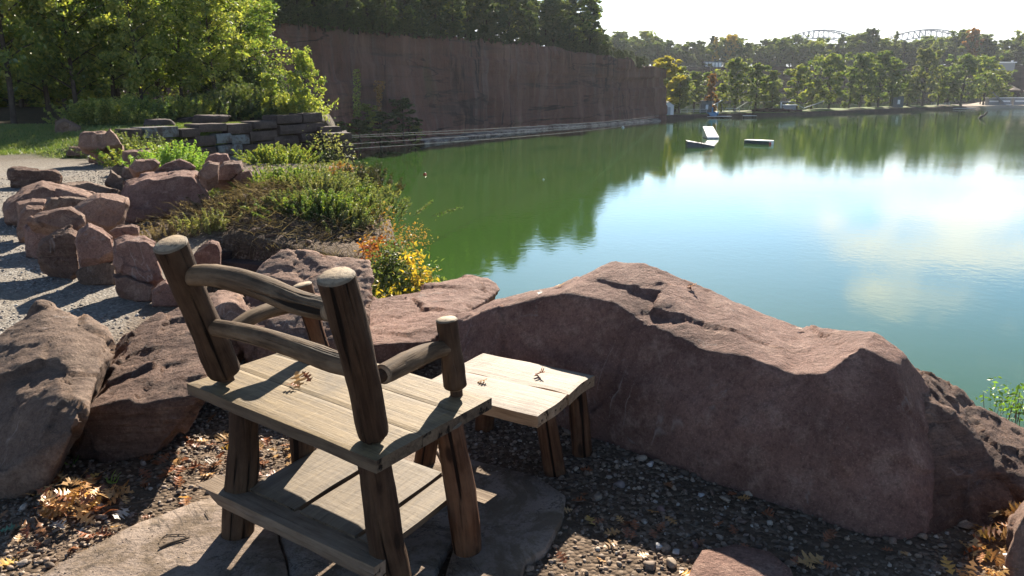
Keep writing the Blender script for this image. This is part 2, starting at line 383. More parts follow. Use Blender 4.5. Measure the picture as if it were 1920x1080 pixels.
cn2 = wn('ShaderNodeTexNoise'); t.links.new(mp.outputs[0], cn2.inputs[0]); cn2.inputs['Scale'].default_value = 9; cn2.inputs['Detail'].default_value = 8; cn2.inputs['Roughness'].default_value = .6; cn2.inputs['Distortion'].default_value = .3
def blob(u, v, rad0, rad1):            # a cloud bank round the sky direction mirrored in the water at (u, v)
    d = ray(u, v).normalized(); d.z = -d.z
    n = wn('ShaderNodeVectorMath', operation='DISTANCE'); sc_ = wn('ShaderNodeVectorMath', operation='MULTIPLY')
    nm = wn('ShaderNodeVectorMath', operation='NORMALIZE'); t.links.new(tc.outputs['Generated'], nm.inputs[0])
    t.links.new(nm.outputs[0], sc_.inputs[0]); sc_.inputs[1].default_value = (1, 1, 2.0)
    t.links.new(sc_.outputs[0], n.inputs[0]); n.inputs[1].default_value = (d.x, d.y, d.z*2.0)
    return wramp(wm('ADD', n.outputs['Value'], wm('MULTIPLY', wm('SUBTRACT', cn2.outputs[0], .5), .75)), [(rad0, 1.0), (rad1, 0.0)])
b1 = blob(1790, 475, .02, .14); b2 = blob(1400, 330, .02, .2); b3 = blob(1560, 400, .0, .10)
b4 = blob(1860, 350, .0, .12)
haze_band = wramp(sx.outputs[2], [(.07, .95), (.095, .55), (.12, 0.0)])
gen = wramp(cn.outputs[0], [(.60, 0.0), (.76, .5)])
cl = wm('MAXIMUM', wm('MAXIMUM', haze_band, wm('MULTIPLY', gen, .5)), wm('MAXIMUM', wm('MULTIPLY', b1, 1.0), wm('MAXIMUM', wm('MULTIPLY', b3, .2), wm('MULTIPLY', b4, .25))))
tint = wn('ShaderNodeMix', data_type='RGBA', blend_type='MULTIPLY'); tint.inputs[0].default_value = 1; t.links.new(sky.outputs[0], tint.inputs[6]); t.links.new(wmix(wramp(sx.outputs[2], [(.12, 0.0), (.55, 1.0)]), (.88, 1.28, 1.8, 1), (.46, .53, .58, 1)), tint.inputs[7])
colr = wmix(wm('MAXIMUM', haze_band, wm('MULTIPLY', gen, .5)), tint.outputs[2], (13.5, 13.8, 13.6, 1))
colr = wmix(wm('MAXIMUM', wm('MULTIPLY', b1, 1.0), wm('MAXIMUM', wm('MULTIPLY', b3, .2), wm('MULTIPLY', b4, .25))), colr, (16, 16, 15.8, 1))
t.links.new(colr, bg.inputs[0])
vs_ = sc.view_settings; vs_.view_transform = 'Standard'; vs_.look = 'None'; vs_.exposure = 1.5; vs_.gamma = 1
# ------------------------------------------------------------------ lines of the place
cliff_px = [(600, 297, 45), (700, 280, 55), (792, 267, 64), (900, 254, 72), (1026, 240.5, 86), (1147, 232, 108), (1178, 230, 112), (1190, 229, 126), (1234, 226, 125)]
cliff_b = [G(u, v, ZW) for u, v, _ in cliff_px]; cliff_z = [W(u, vt, b.y).z for (u, _, vt), b in zip(cliff_px, cliff_b)]
cliff_b = [Vector((-48, 34, ZW)), Vector((-29, 58, ZW))] + cliff_b + [Vector((32.5, 175, ZW)), Vector((34, 186, ZW)), Vector((24, 205, ZW)), Vector((0, 235, ZW))]
cliff_z = [7.0, 7.2] + cliff_z + [cliff_z[-1]]*2 + [cliff_z[-2]]*2
far_b = [Vector((x, y, ZW)) for x, y in ((-60, 345), (30, 372), (95, 395), (190, 405), (300, 420), (420, 470), (700, 560))]
far_z = [11, 11, 11.5, 12.5, 13, 12, 12]
def sdist(X, Y, line):                 # signed distance, positive on the far/left side of the line
    best = np.full(X.shape, 1e9); sg = np.ones(X.shape)
    for a, b in zip(line[:-1], line[1:]):
        dx, dy = b.x-a.x, b.y-a.y; L2 = dx*dx+dy*dy
        tt = np.clip(((X-a.x)*dx+(Y-a.y)*dy)/L2, 0, 1)
        d = np.hypot(X-a.x-tt*dx, Y-a.y-tt*dy); s = np.sign(dx*(Y-a.y)-dy*(X-a.x))
        m = d < best; best = np.where(m, d, best); sg = np.where(m, s, sg)
    return best*sg
plat = [(8,-6),(4.6,1.5),(3.3,2.6),(2.4,3.5),(1.3,4.5),(.2,5.1),(-.9,5.6),(-2.0,5.7),(-2.75,6.3),(-2.95,7.9),(-1.18,7.05),(-1.42,8.6),(-1.85,11),(-2.5,14),(-4.3,20),(-5.9,26.2),(-7,31),(-14,42),(-40,40),(-60,34),(-400,30),(-400,-60),(8,-60)]
def polysd(X, Y, poly):                # positive inside
    best = np.full(X.shape, 1e9); ins = np.zeros(X.shape, bool); n = len(poly)
    for i in range(n):
        ax, ay = poly[i]; bx, by = poly[(i+1) % n]; dx, dy = bx-ax, by-ay
        tt = np.clip(((X-ax)*dx+(Y-ay)*dy)/(dx*dx+dy*dy), 0, 1)
        best = np.minimum(best, np.hypot(X-ax-tt*dx, Y-ay-tt*dy))
        c = ((ay > Y) != (by > Y)) & (X < (bx-ax)*(Y-ay)/(by-ay+1e-12)+ax)
        ins ^= c
    return np.where(ins, best, -best)
def vn(X, Y, s, seed=0):               # smooth value noise
    x = X*s+seed*17.3; y = Y*s+seed*9.1; xi = np.floor(x); yi = np.floor(y); fx = x-xi; fy = y-yi
    h = lambda a, b: np.modf(np.abs(np.sin(a*127.1+b*311.7)*43758.5453))[0]
    u = fx*fx*(3-2*fx); v = fy*fy*(3-2*fy)
    return (h(xi,yi)*(1-u)+h(xi+1,yi)*u)*(1-v)+(h(xi,yi+1)*(1-u)+h(xi+1,yi+1)*u)*v - .5
wall_a = W(228, 240, 20.5); wall_b = W(592, 218, 26.0)
def sstep(a, b, x):
    t_ = np.clip((x-a)/(b-a), 0, 1); return t_*t_*(3-2*t_)
def height(X, Y):
    X = np.asarray(X, float); Y = np.asarray(Y, float)
    sd = polysd(X, Y, plat)
    near = .03*vn(X, Y, .9, 1)+.012*vn(X, Y, 5, 2)
    near = near*sstep(3.2, 6, Y) 
    # mound of brush behind the dark ledge, sinking towards the far wall
    near = near + .38*np.exp(-((X+2.75)**2/.9+(Y-9.3)**2/1.4)) + .10*np.exp(-((X+2.0)**2/1.2+(Y-8.6)**2/1.5))*(sd > 0)
    dw = (wall_b.x-wall_a.x, wall_b.y-wall_a.y); Lw = math.hypot(*dw)
    side = ((X-wall_a.x)*dw[1]-(Y-wall_a.y)*dw[0])/Lw          # positive: lake side of the block wall
    along = ((X-wall_a.x)*dw[0]+(Y-wall_a.y)*dw[1])/Lw
    ter = np.interp(along, [-12, -2, 0, Lw], [.12, .2, wall_a.z-.12, wall_b.z-.12])
    behind = sstep(.35, -.05, side)*sstep(-4, 0, along)*(Y > 17)
    sunk = -1.7*sstep(-.5, Lw*.55, along)*sstep(-.2, .3, side)*sstep(16, 20, Y)
    near = near + sunk*(1-behind)
    near = near*(1-behind)+ter*behind + .02*np.clip(Y-24, 0, 40)*sstep(24, 30, Y)
    out = -11 + 0*X
    wd_ = np.interp(Y, [0, 9.5, 14, 100], [.45, .5, 2.2, 2.2]); drop = sstep(-wd_, 0*wd_, sd)
    h = out*(1-drop) + near*drop
    h = np.where(sd > 0, near, np.where(sd > -wd_, h, out))
    sc1 = sdist(X, Y, cliff_b); sc1 = np.where(Y < 30, -50, sc1)
    up = sstep(2.0, 4.5, sc1); h = h*(1-up)+(7.0 + .03*np.clip(sc1, 0, 60))*up
    sf = sdist(X, Y, far_b); uf = sstep(3, 9, sf); h = h*(1-uf)+(11.3+.01*np.clip(sf, 0, 200))*uf
    return h
def hz(x, y): return float(height(np.array([x]), np.array([y]))[0])
def axis(segs):
    o = []
    for a, b, st in segs: o += list(np.arange(a, b, st))
    return np.array(sorted(set(np.round(o, 4))))
ax = axis([(-3500,-400,300),(-400,-80,20),(-80,-30,3),(-30,-12,.6),(-12,-4.2,.25),(-4.2,4.2,.09),(4.2,12,.5),(12,60,3),(60,700,20),(700,3600,300)])
ay = axis([(-200,-20,30),(-20,0,2),(0,2,.3),(2,11,.09),(11,30,.3),(30,60,1),(60,240,3),(240,640,15),(640,4000,280)])
XX, YY = np.meshgrid(ax, ay); ZZ = height(XX, YY)
nx, ny = len(ax), len(ay)
idx = np.arange(nx*ny).reshape(ny, nx)
FF = np.stack([idx[:-1,:-1], idx[:-1,1:], idx[1:,1:], idx[1:,:-1]], -1).reshape(-1, 4)
me = npmesh('ground', np.stack([XX, YY, ZZ], -1).reshape(-1, 3), FF)
# where the ground is gravel, dirt, grass or forest floor
path = sstep(.2, -.3, XX+2.5+.43*(YY-4))*sstep(2.5, 4.2, YY)*sstep(19.5, 18.3, YY+1.5*vn(XX, YY, .5, 3))
path = np.maximum(path, sstep(-2.2, -2.6, XX+.17*(YY-4))*sstep(3.3, 4.0, YY)*sstep(8.5, 7.5, YY))
grass = sstep(18.6, 19.4, YY+1.5*vn(XX, YY, .5, 3))*sstep(24.5, 22.5, YY+2*vn(XX, YY, .3, 5))*sstep(-7.6, -8.4, XX)
at = me.attributes.new('mask', 'FLOAT_COLOR', 'POINT')
at.data.foreach_set('color', np.stack([path, grass, sstep(15, 22, YY)*(1-grass), np.ones_like(path)], -1).astype(np.float32).ravel())
def ground_mat():
    m = NT('ground_gravel_and_soil'); p = m.pos(); a = m.attr('mask', 'Color'); s = m.N('ShaderNodeSeparateColor'); m.L(a, s.inputs[0])
    v = m.vor(p, 55, 'F1', 'Color'); vd = m.vor(p, 55); v2 = m.vor(p, 24, 'F1', 'Color')
    vs = m.N('ShaderNodeSeparateColor'); m.L(v, vs.inputs[0])
    n = m.noise(p, 3, 6, .65); n2 = m.noise(p, 1.1, 5); f = m.noise(p, 120, 4, .8)
    dirt = m.ramp(vs.outputs[0], [(0, (.07, .048, .031)), (.5, (.145, .10, .067)), (.85, (.23, .165, .115)), (1, (.36, .28, .21))])
    dirt = m.mix(m.ramp(n, [(.4, 0.0), (.62, .85)]), dirt, (.11, .078, .052))
    grav = m.ramp(vs.outputs[1], [(0, (.14, .12, .10)), (.5, (.25, .225, .19)), (.9, (.34, .31, .27)), (1, (.5, .47, .42))])
    grav = m.mix(m.ramp(n2, [(.4, 0.0), (.62, .6)]), grav, (.24, .20, .155))
    grs = m.mix(m.ramp(m.noise(p, 8, 6), [(.35, 0.0), (.65, 1.0)]), (.055, .10, .02), (.12, .18, .035))
    grs = m.mix(m.ramp(m.noise(p, 2.3, 5), [(.5, 0.0), (.62, .7)]), grs, (.15, .13, .075))
    fl = m.mix(m.ramp(m.noise(p, 5, 7, .7), [(.35, 0.0), (.65, 1.0)]), (.04, .032, .022), (.11, .085, .05))
    c = m.mix(s.outputs[0], dirt, grav); c = m.mix(s.outputs[2], c, fl); c = m.mix(s.outputs[1], c, grs)
    h = m.math('ADD', m.math('MULTIPLY', vd, -1.0), m.math('MULTIPLY', f, .4))
    return m.fin(c, .9, m.bump(h, .012, .9), .15)
tag(link('ground', me, ground_mat(), smooth=True), kind='structure')
# ------------------------------------------------------------------ water
def water_mat():
    m = NT('green_lake_water'); p = m.pos()
    b1 = m.noise(m.mapv(p, (1, .8, 1)), 2.6, 3, .5); b2 = m.noise(m.mapv(p, (1, .55, 1)), 9, 3, .6); b3 = m.noise(p, .35, 2)
    sp_ = m.N('ShaderNodeSeparateXYZ'); m.L(p, sp_.inputs[0])
    wind = m.noise(m.mapv(p, (.012, .03, 1)), 1, 4, .6, .4)
    calm = m.ramp(wind, [(.38, .3), (.6, 1.0)])
    h = m.math('ADD', m.math('MULTIPLY', b1, .9), m.math('MULTIPLY', b2, .32))
    h = m.math('ADD', m.math('MULTIPLY', h, calm), m.math('MULTIPLY', b3, .6))
    c = m.mix(m.ramp(m.noise(m.mapv(p, (.02, .02, 1)), 1, 3), [(.35, 0.0), (.65, 1.0)]), (.034, .082, .013), (.040, .094, .017))
    m.b.inputs['IOR'].default_value = 1.33
    m.fin(c, .03, m.bump(h, .008, .8), .5)
    return m.mat
wx = axis([(-3500,-500,500),(-500,501,50),(501,3600,500)])
me = npmesh('lake_water', [(-3500,-60,ZW),(3600,-60,ZW),(3600,4000,ZW),(-3500,4000,ZW)], [(0,1,2,3)])
tag(link('lake_water', me, water_mat()), kind='structure')
# ------------------------------------------------------------------ cliffs
def cliff(name, base, zs, mat, step, rows, amp, back, seed=0, cell=.12):
    P = []; Z = []
    for a, b, za, zb in zip(base[:-1], base[1:], zs[:-1], zs[1:]):
        n = max(2, int((b-a).length/step))
        for i in range(n): P.append(a.lerp(b, i/n)); Z.append(za+(zb-za)*(i/n))
    P.append(base[-1]); Z.append(zs[-1]); n = len(P); V = []
    nb = 5
    for i, p in enumerate(P):
        tg = (P[min(i+2, n-1)]-P[max(i-2, 0)]).normalized(); nr = Vector((tg.y, -tg.x, 0))   # towards the lake
        ztop = Z[i] + .8*noise.noise(Vector((i*step*.15, seed, 0)))+.45*noise.noise(Vector((i*step*.6, seed, 0)))
        for j in range(rows+1):
            f = j/rows; z = ZW-1 + (ztop-ZW+1)*f; q = Vector((p.x, p.y, z))
            big = noise.fractal(Vector((p.x*.05, p.y*.05, z*.04+seed)), 1, 2, 3)
            bl = noise.voronoi(Vector((p.x*cell, p.y*cell, z*cell*1.6)))[0][0]
            stp = noise.noise(Vector((p.x*.02, p.y*.02, math.floor(z/1.9+.8*noise.noise(Vector((p.x*.04, p.y*.04, 3))))*3.1)))
            fi = noise.fractal(Vector((p.x*.5, p.y*.5, z*.35)), 1, 2, 4)
            cr = noise.noise(Vector((p.x*.22, p.y*.22, z*.02+9+seed)))
            crack = -max(0, .035-abs(cr))*22
            d = amp*(big*1.3 + stp*.9 + bl*.8 + fi*.3 + crack*1.2) - f*amp*.9
            V.append(q + nr*d)
        for j in range(1, nb+1):
            V.append(Vector((p.x, p.y, ztop+.25*noise.noise(Vector((p.x*.3, p.y*.3, j))))) - nr*(back*j/nb) - nr*amp)
    rws = rows+1+nb
    Fc = [(i*rws+j, (i+1)*rws+j, (i+1)*rws+j+1, i*rws+j+1) for i in range(n-1) for j in range(rws-1)]
    me = npmesh(name, np.array([tuple(v) for v in V]), Fc)
    return tag(link(name, me, mat, smooth=False), kind='structure')
cliff('quarry_cliff', cliff_b, cliff_z, M['cliff'], .8, 44, .7, 6)
cliff('far_quarry_cliff', far_b, far_z, M['cliff_far'], 3.5, 20, 1.6, 14, 5, .05)
def at_cliff(u):                       # base point of the cliff and its top height at photo column u
    us = [c[0] for c in cliff_px]; bs = cliff_b[2:2+len(us)]; zs = cliff_z[2:2+len(us)]
    return Vector((float(np.interp(u, us, [b.x for b in bs])), float(np.interp(u, us, [b.y for b in bs])), float(np.interp(u, us, zs))))
# pale narrow ledge along the foot of the cliff
mb = MB(); prev = None; cols = []
for i in range(0, 150):
    u = 770 + (1225-770)*i/149; p = at_cliff(u); q = at_cliff(min(1233, u+6)); tg = Vector((q.x-p.x, q.y-p.y, 0)).normalized(); nr = Vector((tg.y, -tg.x, 0))
    wd = 1.1+.2*noise.noise(Vector((i*.3, 0, 0))); hh = (.38+.12*noise.noise(Vector((i*.15, 5, 0)))) * (.35 if abs(u-1025) < 7 else 1)
    b0 = Vector((p.x, p.y, 0))
    cols.append([b0+nr*(wd+.7)+Vector((0,0,ZW-.5)), b0+nr*(wd+.55)+Vector((0,0,ZW+hh)), b0+nr*wd*.7+Vector((0,0,ZW+hh+.12)), b0-nr*2+Vector((0,0,ZW+hh+.3))])
vs = [v for c in cols for v in c]; mb.add(vs, [(i*4+j, (i+1)*4+j, (i+1)*4+j+1, i*4+j+1) for i in range(len(cols)-1) for j in range(3)])
tag(mb.build('cliff_foot_ledge', M['ledge']), kind='structure')
# ------------------------------------------------------------------ peninsula shore
sh = [G(u, v, ZW) for u, v in ((1180, 229), (1235, 226), (1262, 224), (1300, 222), (1360, 220.5), (1410, 219), (1418, 219.5), (1505, 217.5), (1515, 216), (1600, 212.5), (1700, 208), (1770, 205.5), (1830, 203.8), (1880, 201.5), (1960, 199), (2200, 193))]
N_ = 220; pts = []
Ls = [0]
for a, b in zip(sh[:-1], sh[1:]): Ls.append(Ls[-1]+(b-a).length)
for i in range(N_):
    s_ = Ls[-1]*i/(N_-1); pts.append(Vector((np.interp(s_, Ls, [p.x for p in sh]), np.interp(s_, Ls, [p.y for p in sh]), ZW)))
V = []; prof = [(-1.5, -.9), (-.2, -.1), (.5, .55), (1.3, .95), (3, 1.1), (8, 1.25), (14, 1.2), (20, 1.1), (24, .4), (27, -1)]
for i, p in enumerate(pts):
    nr = Vector((.35, .94, 0)); k = 1+.35*noise.noise(Vector((i*.12, 0, 0)))
    beach = sstep(Ls[-5], Ls[-4], Ls[-1]*i/(N_-1))
    for d, z in prof:
        zz = z*k*(1-.35*float(beach)) + .12*noise.noise(Vector((i*.5, d, 3)))
        dd = d*(1+1.2*float(beach)) + .5*noise.noise(Vector((i*.3, d*.1, 7)))
        V.append(p+nr*dd+Vector((0, 0, zz)))
r_ = len(prof)
me = npmesh('far_shore', np.array([tuple(v) for v in V]), [(i*r_+j, (i+1)*r_+j, (i+1)*r_+j+1, i*r_+j+1) for i in range(N_-1) for j in range(r_-1)])
def shore_mat():
    m = NT('shore_bank_grass_and_rock'); p = m.pos(); s = m.N('ShaderNodeSeparateXYZ'); m.L(p, s.inputs[0])
    n = m.noise(m.mapv(p, (.09, .09, .3)), 1, 6, .7); g = m.noise(p, .6, 6, .7)
    bank = m.mix(m.ramp(g, [(.35, 0.0), (.6, 1.0)]), (.035, .024, .02), (.075, .05, .042))
    top = m.mix(m.ramp(n, [(.42, 0.0), (.5, 1.0)]), (.19, .145, .10), (.12, .17, .035))
    c = m.mix(m.ramp(m.math('ADD', m.math('SUBTRACT', s.outputs[2], ZW), m.math('MULTIPLY', m.math('SUBTRACT', g, .5), .3)), [(.82, 0.0), (.95, 1.0)]), bank, top)
    return m.fin(c, .9, m.bump(g, .3, .8), .15)
tag(link('far_shore', me, shore_mat()), kind='structure')
# ------------------------------------------------------------------ rocks
def finish_rock(name, bm, voxel, amp, seed, mat, scale=1.0, smooth=2, origin=None, ridge=.5):
    tmp = bpy.data.meshes.new('t'); bm.to_mesh(tmp); bm.free()
    o = bpy.data.objects.new('t', tmp); COL.objects.link(o)
    md = o.modifiers.new('r', 'REMESH'); md.mode = 'VOXEL'; md.voxel_size = voxel
    s = o.modifiers.new('s', 'SMOOTH'); s.iterations = smooth; s.factor = .5
    dg = bpy.context.evaluated_depsgraph_get(); me = bpy.data.meshes.new_from_object(o.evaluated_get(dg))
    bpy.data.objects.remove(o); bpy.data.meshes.remove(tmp)
    n = len(me.vertices); co = np.empty(n*3, np.float32); me.vertices.foreach_get('co', co); co = co.reshape(-1, 3)
    no = np.empty(n*3, np.float32); me.vertices.foreach_get('normal', no); no = no.reshape(-1, 3)
    so_ = seed*5.13
    D = np.empty(n)
    for i in range(n):
        p = Vector(co[i].tolist())*(1/scale) + Vector((so_, so_*.7, -so_))
        a = noise.fractal(p*2.2, 1, 2, 3)
        w_ = noise.noise_vector(p*6)*.06
        ds, ps = noise.voronoi(p*2.3 + w_)
        q = p*2.3 + w_ - ps[0]; rv = noise.cell_vector(ps[0]*7.3+Vector((.5, .5, .5)))-Vector((.5, .5, .5))
        d2, p2 = noise.voronoi(p*6.1 + w_*3)
        q2 = p*6.1 + w_*3 - p2[0]; rv2 = noise.cell_vector(p2[0]*5.1+Vector((.5, .5, .5)))-Vector((.5, .5, .5))
        f = noise.fractal(p*15, .8, 2.1, 4)
        D[i] = a*.30 + q.dot(rv)*1.5 + rv.x*.35 + ridge*(q2.dot(rv2)*.55 + rv2.x*.16) - .5*max(0, .05-(ds[1]-ds[0]))*3 + f*.13
    co = co + no*(D*amp)[:, None]
    if origin is None:
        origin = Vector(((co[:,0].min()+co[:,0].max())/2, (co[:,1].min()+co[:,1].max())/2, co[:,2].min()))
    co = co - np.array(origin)[None, :]
    me.vertices.foreach_set('co', co.astype(np.float32).ravel()); me.update()
    return link(name, me, mat, None, origin, smooth=True)
def hull_into(bm, pts):
    b2 = bmesh.new()
    vs = [b2.verts.new(p) for p in pts]
    r = bmesh.ops.convex_hull(b2, input=vs)
    junk = [g for g in r['geom_interior'] + r['geom_unused'] if isinstance(g, bmesh.types.BMVert)]
    bmesh.ops.delete(b2, geom=list(set(junk)), context='VERTS')
    m = bpy.data.meshes.new('h'); b2.to_mesh(m); b2.free(); bm.from_mesh(m); bpy.data.meshes.remove(m)
def sil_rock(name, sil, vg, label, depth=None, z0=0.0, mat='rock', lean=.75, voxel=None, amp=None, seed=None, smooth=1, ridge=.6, tuck=.12, bulge=1):
    """sil: outline in photo pixels; vg: pixel row where it meets the ground; the rock gets its own depth"""
    us = [p[0] for p in sil]; vs = [p[1] for p in sil]; uc = sum(us)/len(us); vmin, vmax = min(vs), max(vs)
    Y0 = G(uc, vg, z0).y; px = Y0/F
    wdt = (max(us)-min(us))*px; hgt = (vmax-vmin)*px
    depth = depth if depth is not None else .75*min(wdt, hgt*1.4)
    pts = []; vc = (vmin+vmax)/2
    for u, v in sil:
        tt = (vmax-v)/(vmax-vmin); Y = Y0 + depth*lean*tt**1.3
        pts.append(W(u, v, Y))
        if bulge: pts.append(W(uc+(u-uc)*.86, vc+(v-vc)*.78+ (vmax-vmin)*.03, Y0 - depth*.10 + depth*lean*.25*tt))
        pts.append(W(uc+(u-uc)*.80, vc+(v-vc)*.74+(vmax-vmin)*.10, Y + depth*.45))
    for u, v in sil:
        if v > vc:
            b_ = W(uc+(u-uc)*.9, v, Y0); k_ = (Y0+depth*.6)/Y0; pts.append(Vector((b_.x*k_, b_.y*k_, b_.z-tuck))); pts.append(W(u, v, Y0))
    bm = bmesh.new(); hull_into(bm, pts)
    sz = max(wdt, hgt)
    seed = seed if seed is not None else rnd.random()*60
    o = finish_rock(name, bm, voxel or sz/58, amp if amp is not None else sz*.05, seed, M[mat], sz, smooth, ridge=ridge)
    return tag(o, label, 'rock' if sz < .8 else 'boulder')
# the great boulder in front of the stool
secs = [((850,740),(862,604,.10),(852,590,.3)), ((930,768),(937,577,.15),(925,561,.4)), ((1040,795),(1053,553,.18),(1050,536,.5)),
        ((1140,830),(1150,566,.2),(1150,489,.62)), ((1230,862),(1228,614,.2),(1222,496,.72)), ((1320,900),(1318,655,.2),(1330,539,.82)),
        ((1410,932),(1406,668,.2),(1420,578,.85)), ((1500,962),(1490,698,.22),(1500,606,.85)), ((1580,990),(1545,697,.22),(1575,619,.75)),
        ((1650,1010),(1612,646,.4),(1645,621,.6)), ((1700,1015),(1680,680,.36),(1702,665,.52)), ((1752,1000),(1735,800,.32),(1745,735,.5))]
bm = bmesh.new(); prevp = None
for (bu, bv), (eu, ev, ed), (cu, cv, cd) in secs:
    b = G(bu, bv, 0); e = W(eu, ev, b.y+ed); c = W(cu, cv, b.y+cd)
    mid = b.lerp(e, .5) + Vector((0, -.05, 0))
    pl = [b+Vector((0, .02, -.25)), b, mid, e, c, c+Vector((.03, .22, -.12)), c+Vector((.05, .5, -1.0)), b+Vector((0, .3, -.4))]
    if prevp: hull_into(bm, prevp+pl)
    prevp = pl
big = finish_rock('giant_boulder', bm, .0150, .027, 3, M['rock_hero'], 1.1, 1, ridge=.55)
tag(big, 'giant pink brown boulder with sunlit flat top behind the low stool', 'boulder')
# low layered rock at its right end
pts = [G(1640,985), G(1720,1015), G(1810,1000), G(1890,935), G(1930,880), W(1690,668,3.15), W(1762,698,3.25), W(1845,746,3.25), W(1920,792,3.25), W(2010,865,3.15), G(2000,960),
       W(1700,715,3.0), W(1800,800,2.98), W(1890,860,2.95)]
pts += [p+Vector((.1, .5, -.5)) for p in pts[5:10]] + [p+Vector((0, .1, -.3)) for p in pts[:5]]
bm = bmesh.new(); hull_into(bm, pts)
o = finish_rock('layered_boulder', bm, .015, .052, 11, M['rock_layer'], .9, 1, ridge=1.0)
tag(o, 'low rock with rippled layers joined to the right end of the giant boulder', 'boulder')
hero = dict(voxel=.017, smooth=1)
sil_rock('boulder', [(-60,690),(0,640),(32,598),(72,565),(130,573),(198,618),(215,655),(192,715),(152,790),(120,860),(95,905),(45,932),(-60,940)], 935, 'tall dark boulder cut off by the left edge, above the leaf pile', depth=1.05, lean=1.05, bulge=0, mat='rock_grey', amp=.042, seed=5, ridge=.35, **hero)
sil_rock('boulder', [(130,864),(165,775),(205,690),(262,608),(330,574),(400,546),(440,560),(420,640),(385,735),(345,800),(292,858),(200,872)], 868, 'slanting rock with deep grooves between the dark boulder and the chair', depth=1.3, bulge=0, mat='rock_layer', amp=.042, seed=8, lean=1.0, ridge=.4, **hero)
sil_rock('boulder', [(388,560),(410,543),(445,545),(472,575),(468,640),(430,700),(392,690)], 735, 'sunlit rounded rock seen through the left side of the chair back', depth=.7, amp=.03, seed=9, **hero)
sil_rock('boulder', [(478,512),(505,485),(540,466),(575,470),(615,482),(650,490),(692,488),(699,520),(688,560),(680,640),(600,700),(470,700),(440,640)], 745, 'purple brown boulder with humped top behind the chair back', depth=1.1, bulge=0, amp=.04, seed=14, ridge=.8, **hero)
sil_rock('boulder', [(660,590),(700,560),(770,552),(830,540),(882,517),(915,522),(942,541),(900,575),(850,600),(805,640),(790,690),(700,690),(660,650)], 700, 'long flat topped rock between the chair and the giant boulder', depth=1.35, lean=1.0, bulge=0, mat='rock_hero', amp=.035, seed=17, ridge=.5, **hero)
sil_rock('boulder', [(1884,1110),(1888,1040),(1895,985),(1915,940),(1950,915),(2050,920),(2050,1110)], 1090, 'reddish rock at the bottom right edge beside the leaf drift', depth=.35, amp=.02, seed=21, voxel=.014)
# big flat stone lying in the gravel at the bottom edge
def slab(name, px, label, thick=.03, mat='slab', cat='paving slab', amp=.018, sub=8, z=0.0):
    P = [G(u, v, z) for u, v in px]; c = sum(P, Vector())/len(P); ring = []
    n = len(P)
    for i in range(n):
        for j in range(sub):
            q = P[i].lerp(P[(i+1)%n], j/sub); nn = noise.noise_vector(q*5)*amp; ring.append(Vector((q.x+nn.x, q.y+nn.y, z)))
    m = len(ring); vs = []; 
    for k, (s, h) in enumerate(((1.02, -.03), (1.0, thick*.75), (.985, thick), (.7, thick+.002), (.35, thick+.003))):
        for r in ring:
            q = c.lerp(r, s); vs.append(Vector((q.x, q.y, z+h+ (0 if k == 0 else .004*noise.noise(q*4)))))
    vs.append(c+Vector((0, 0, thick+.003)))
    fs = [(k*m+i, k*m+(i+1)%m, (k+1)*m+(i+1)%m, (k+1)*m+i) for k in range(4) for i in range(m)] + [(4*m+i, 4*m+(i+1)%m, 5*m) for i in range(m)]
    mb = MB(); mb.add(vs, fs)
    o = mb.build(name, M[mat], smooth=True, origin=(c.x, c.y, z)); return tag(o, label, cat)
slab('flat_stone', [(1280,1110),(1310,1050),(1375,1038),(1440,1052),(1478,1085),(1490,1125)], 'flat purple stone half buried in gravel at the bottom edge', .035, 'rock_hero', 'stone')
slab('flagstone', [(70,1100),(150,1052),(262,992),(385,948),(470,930),(520,1000),(560,1180),(250,1200),(40,1180)], 'pale flagstone under the rear left leg with twigs on it', .028)
slab('flagstone', [(476,926),(560,885),(690,850),(808,845),(834,900),(856,1000),(812,1100),(650,1190),(566,1190),(524,1000)], 'sunlit flagstone beneath the foot shelf of the chair', .024)
slab('flagstone', [(812,850),(880,868),(1000,905),(1060,940),(1050,985),(1020,1040),(985,1060),(960,1180),(815,1180),(860,1000),(838,900)], 'shaded flagstone under the front right leg of the chair', .028)
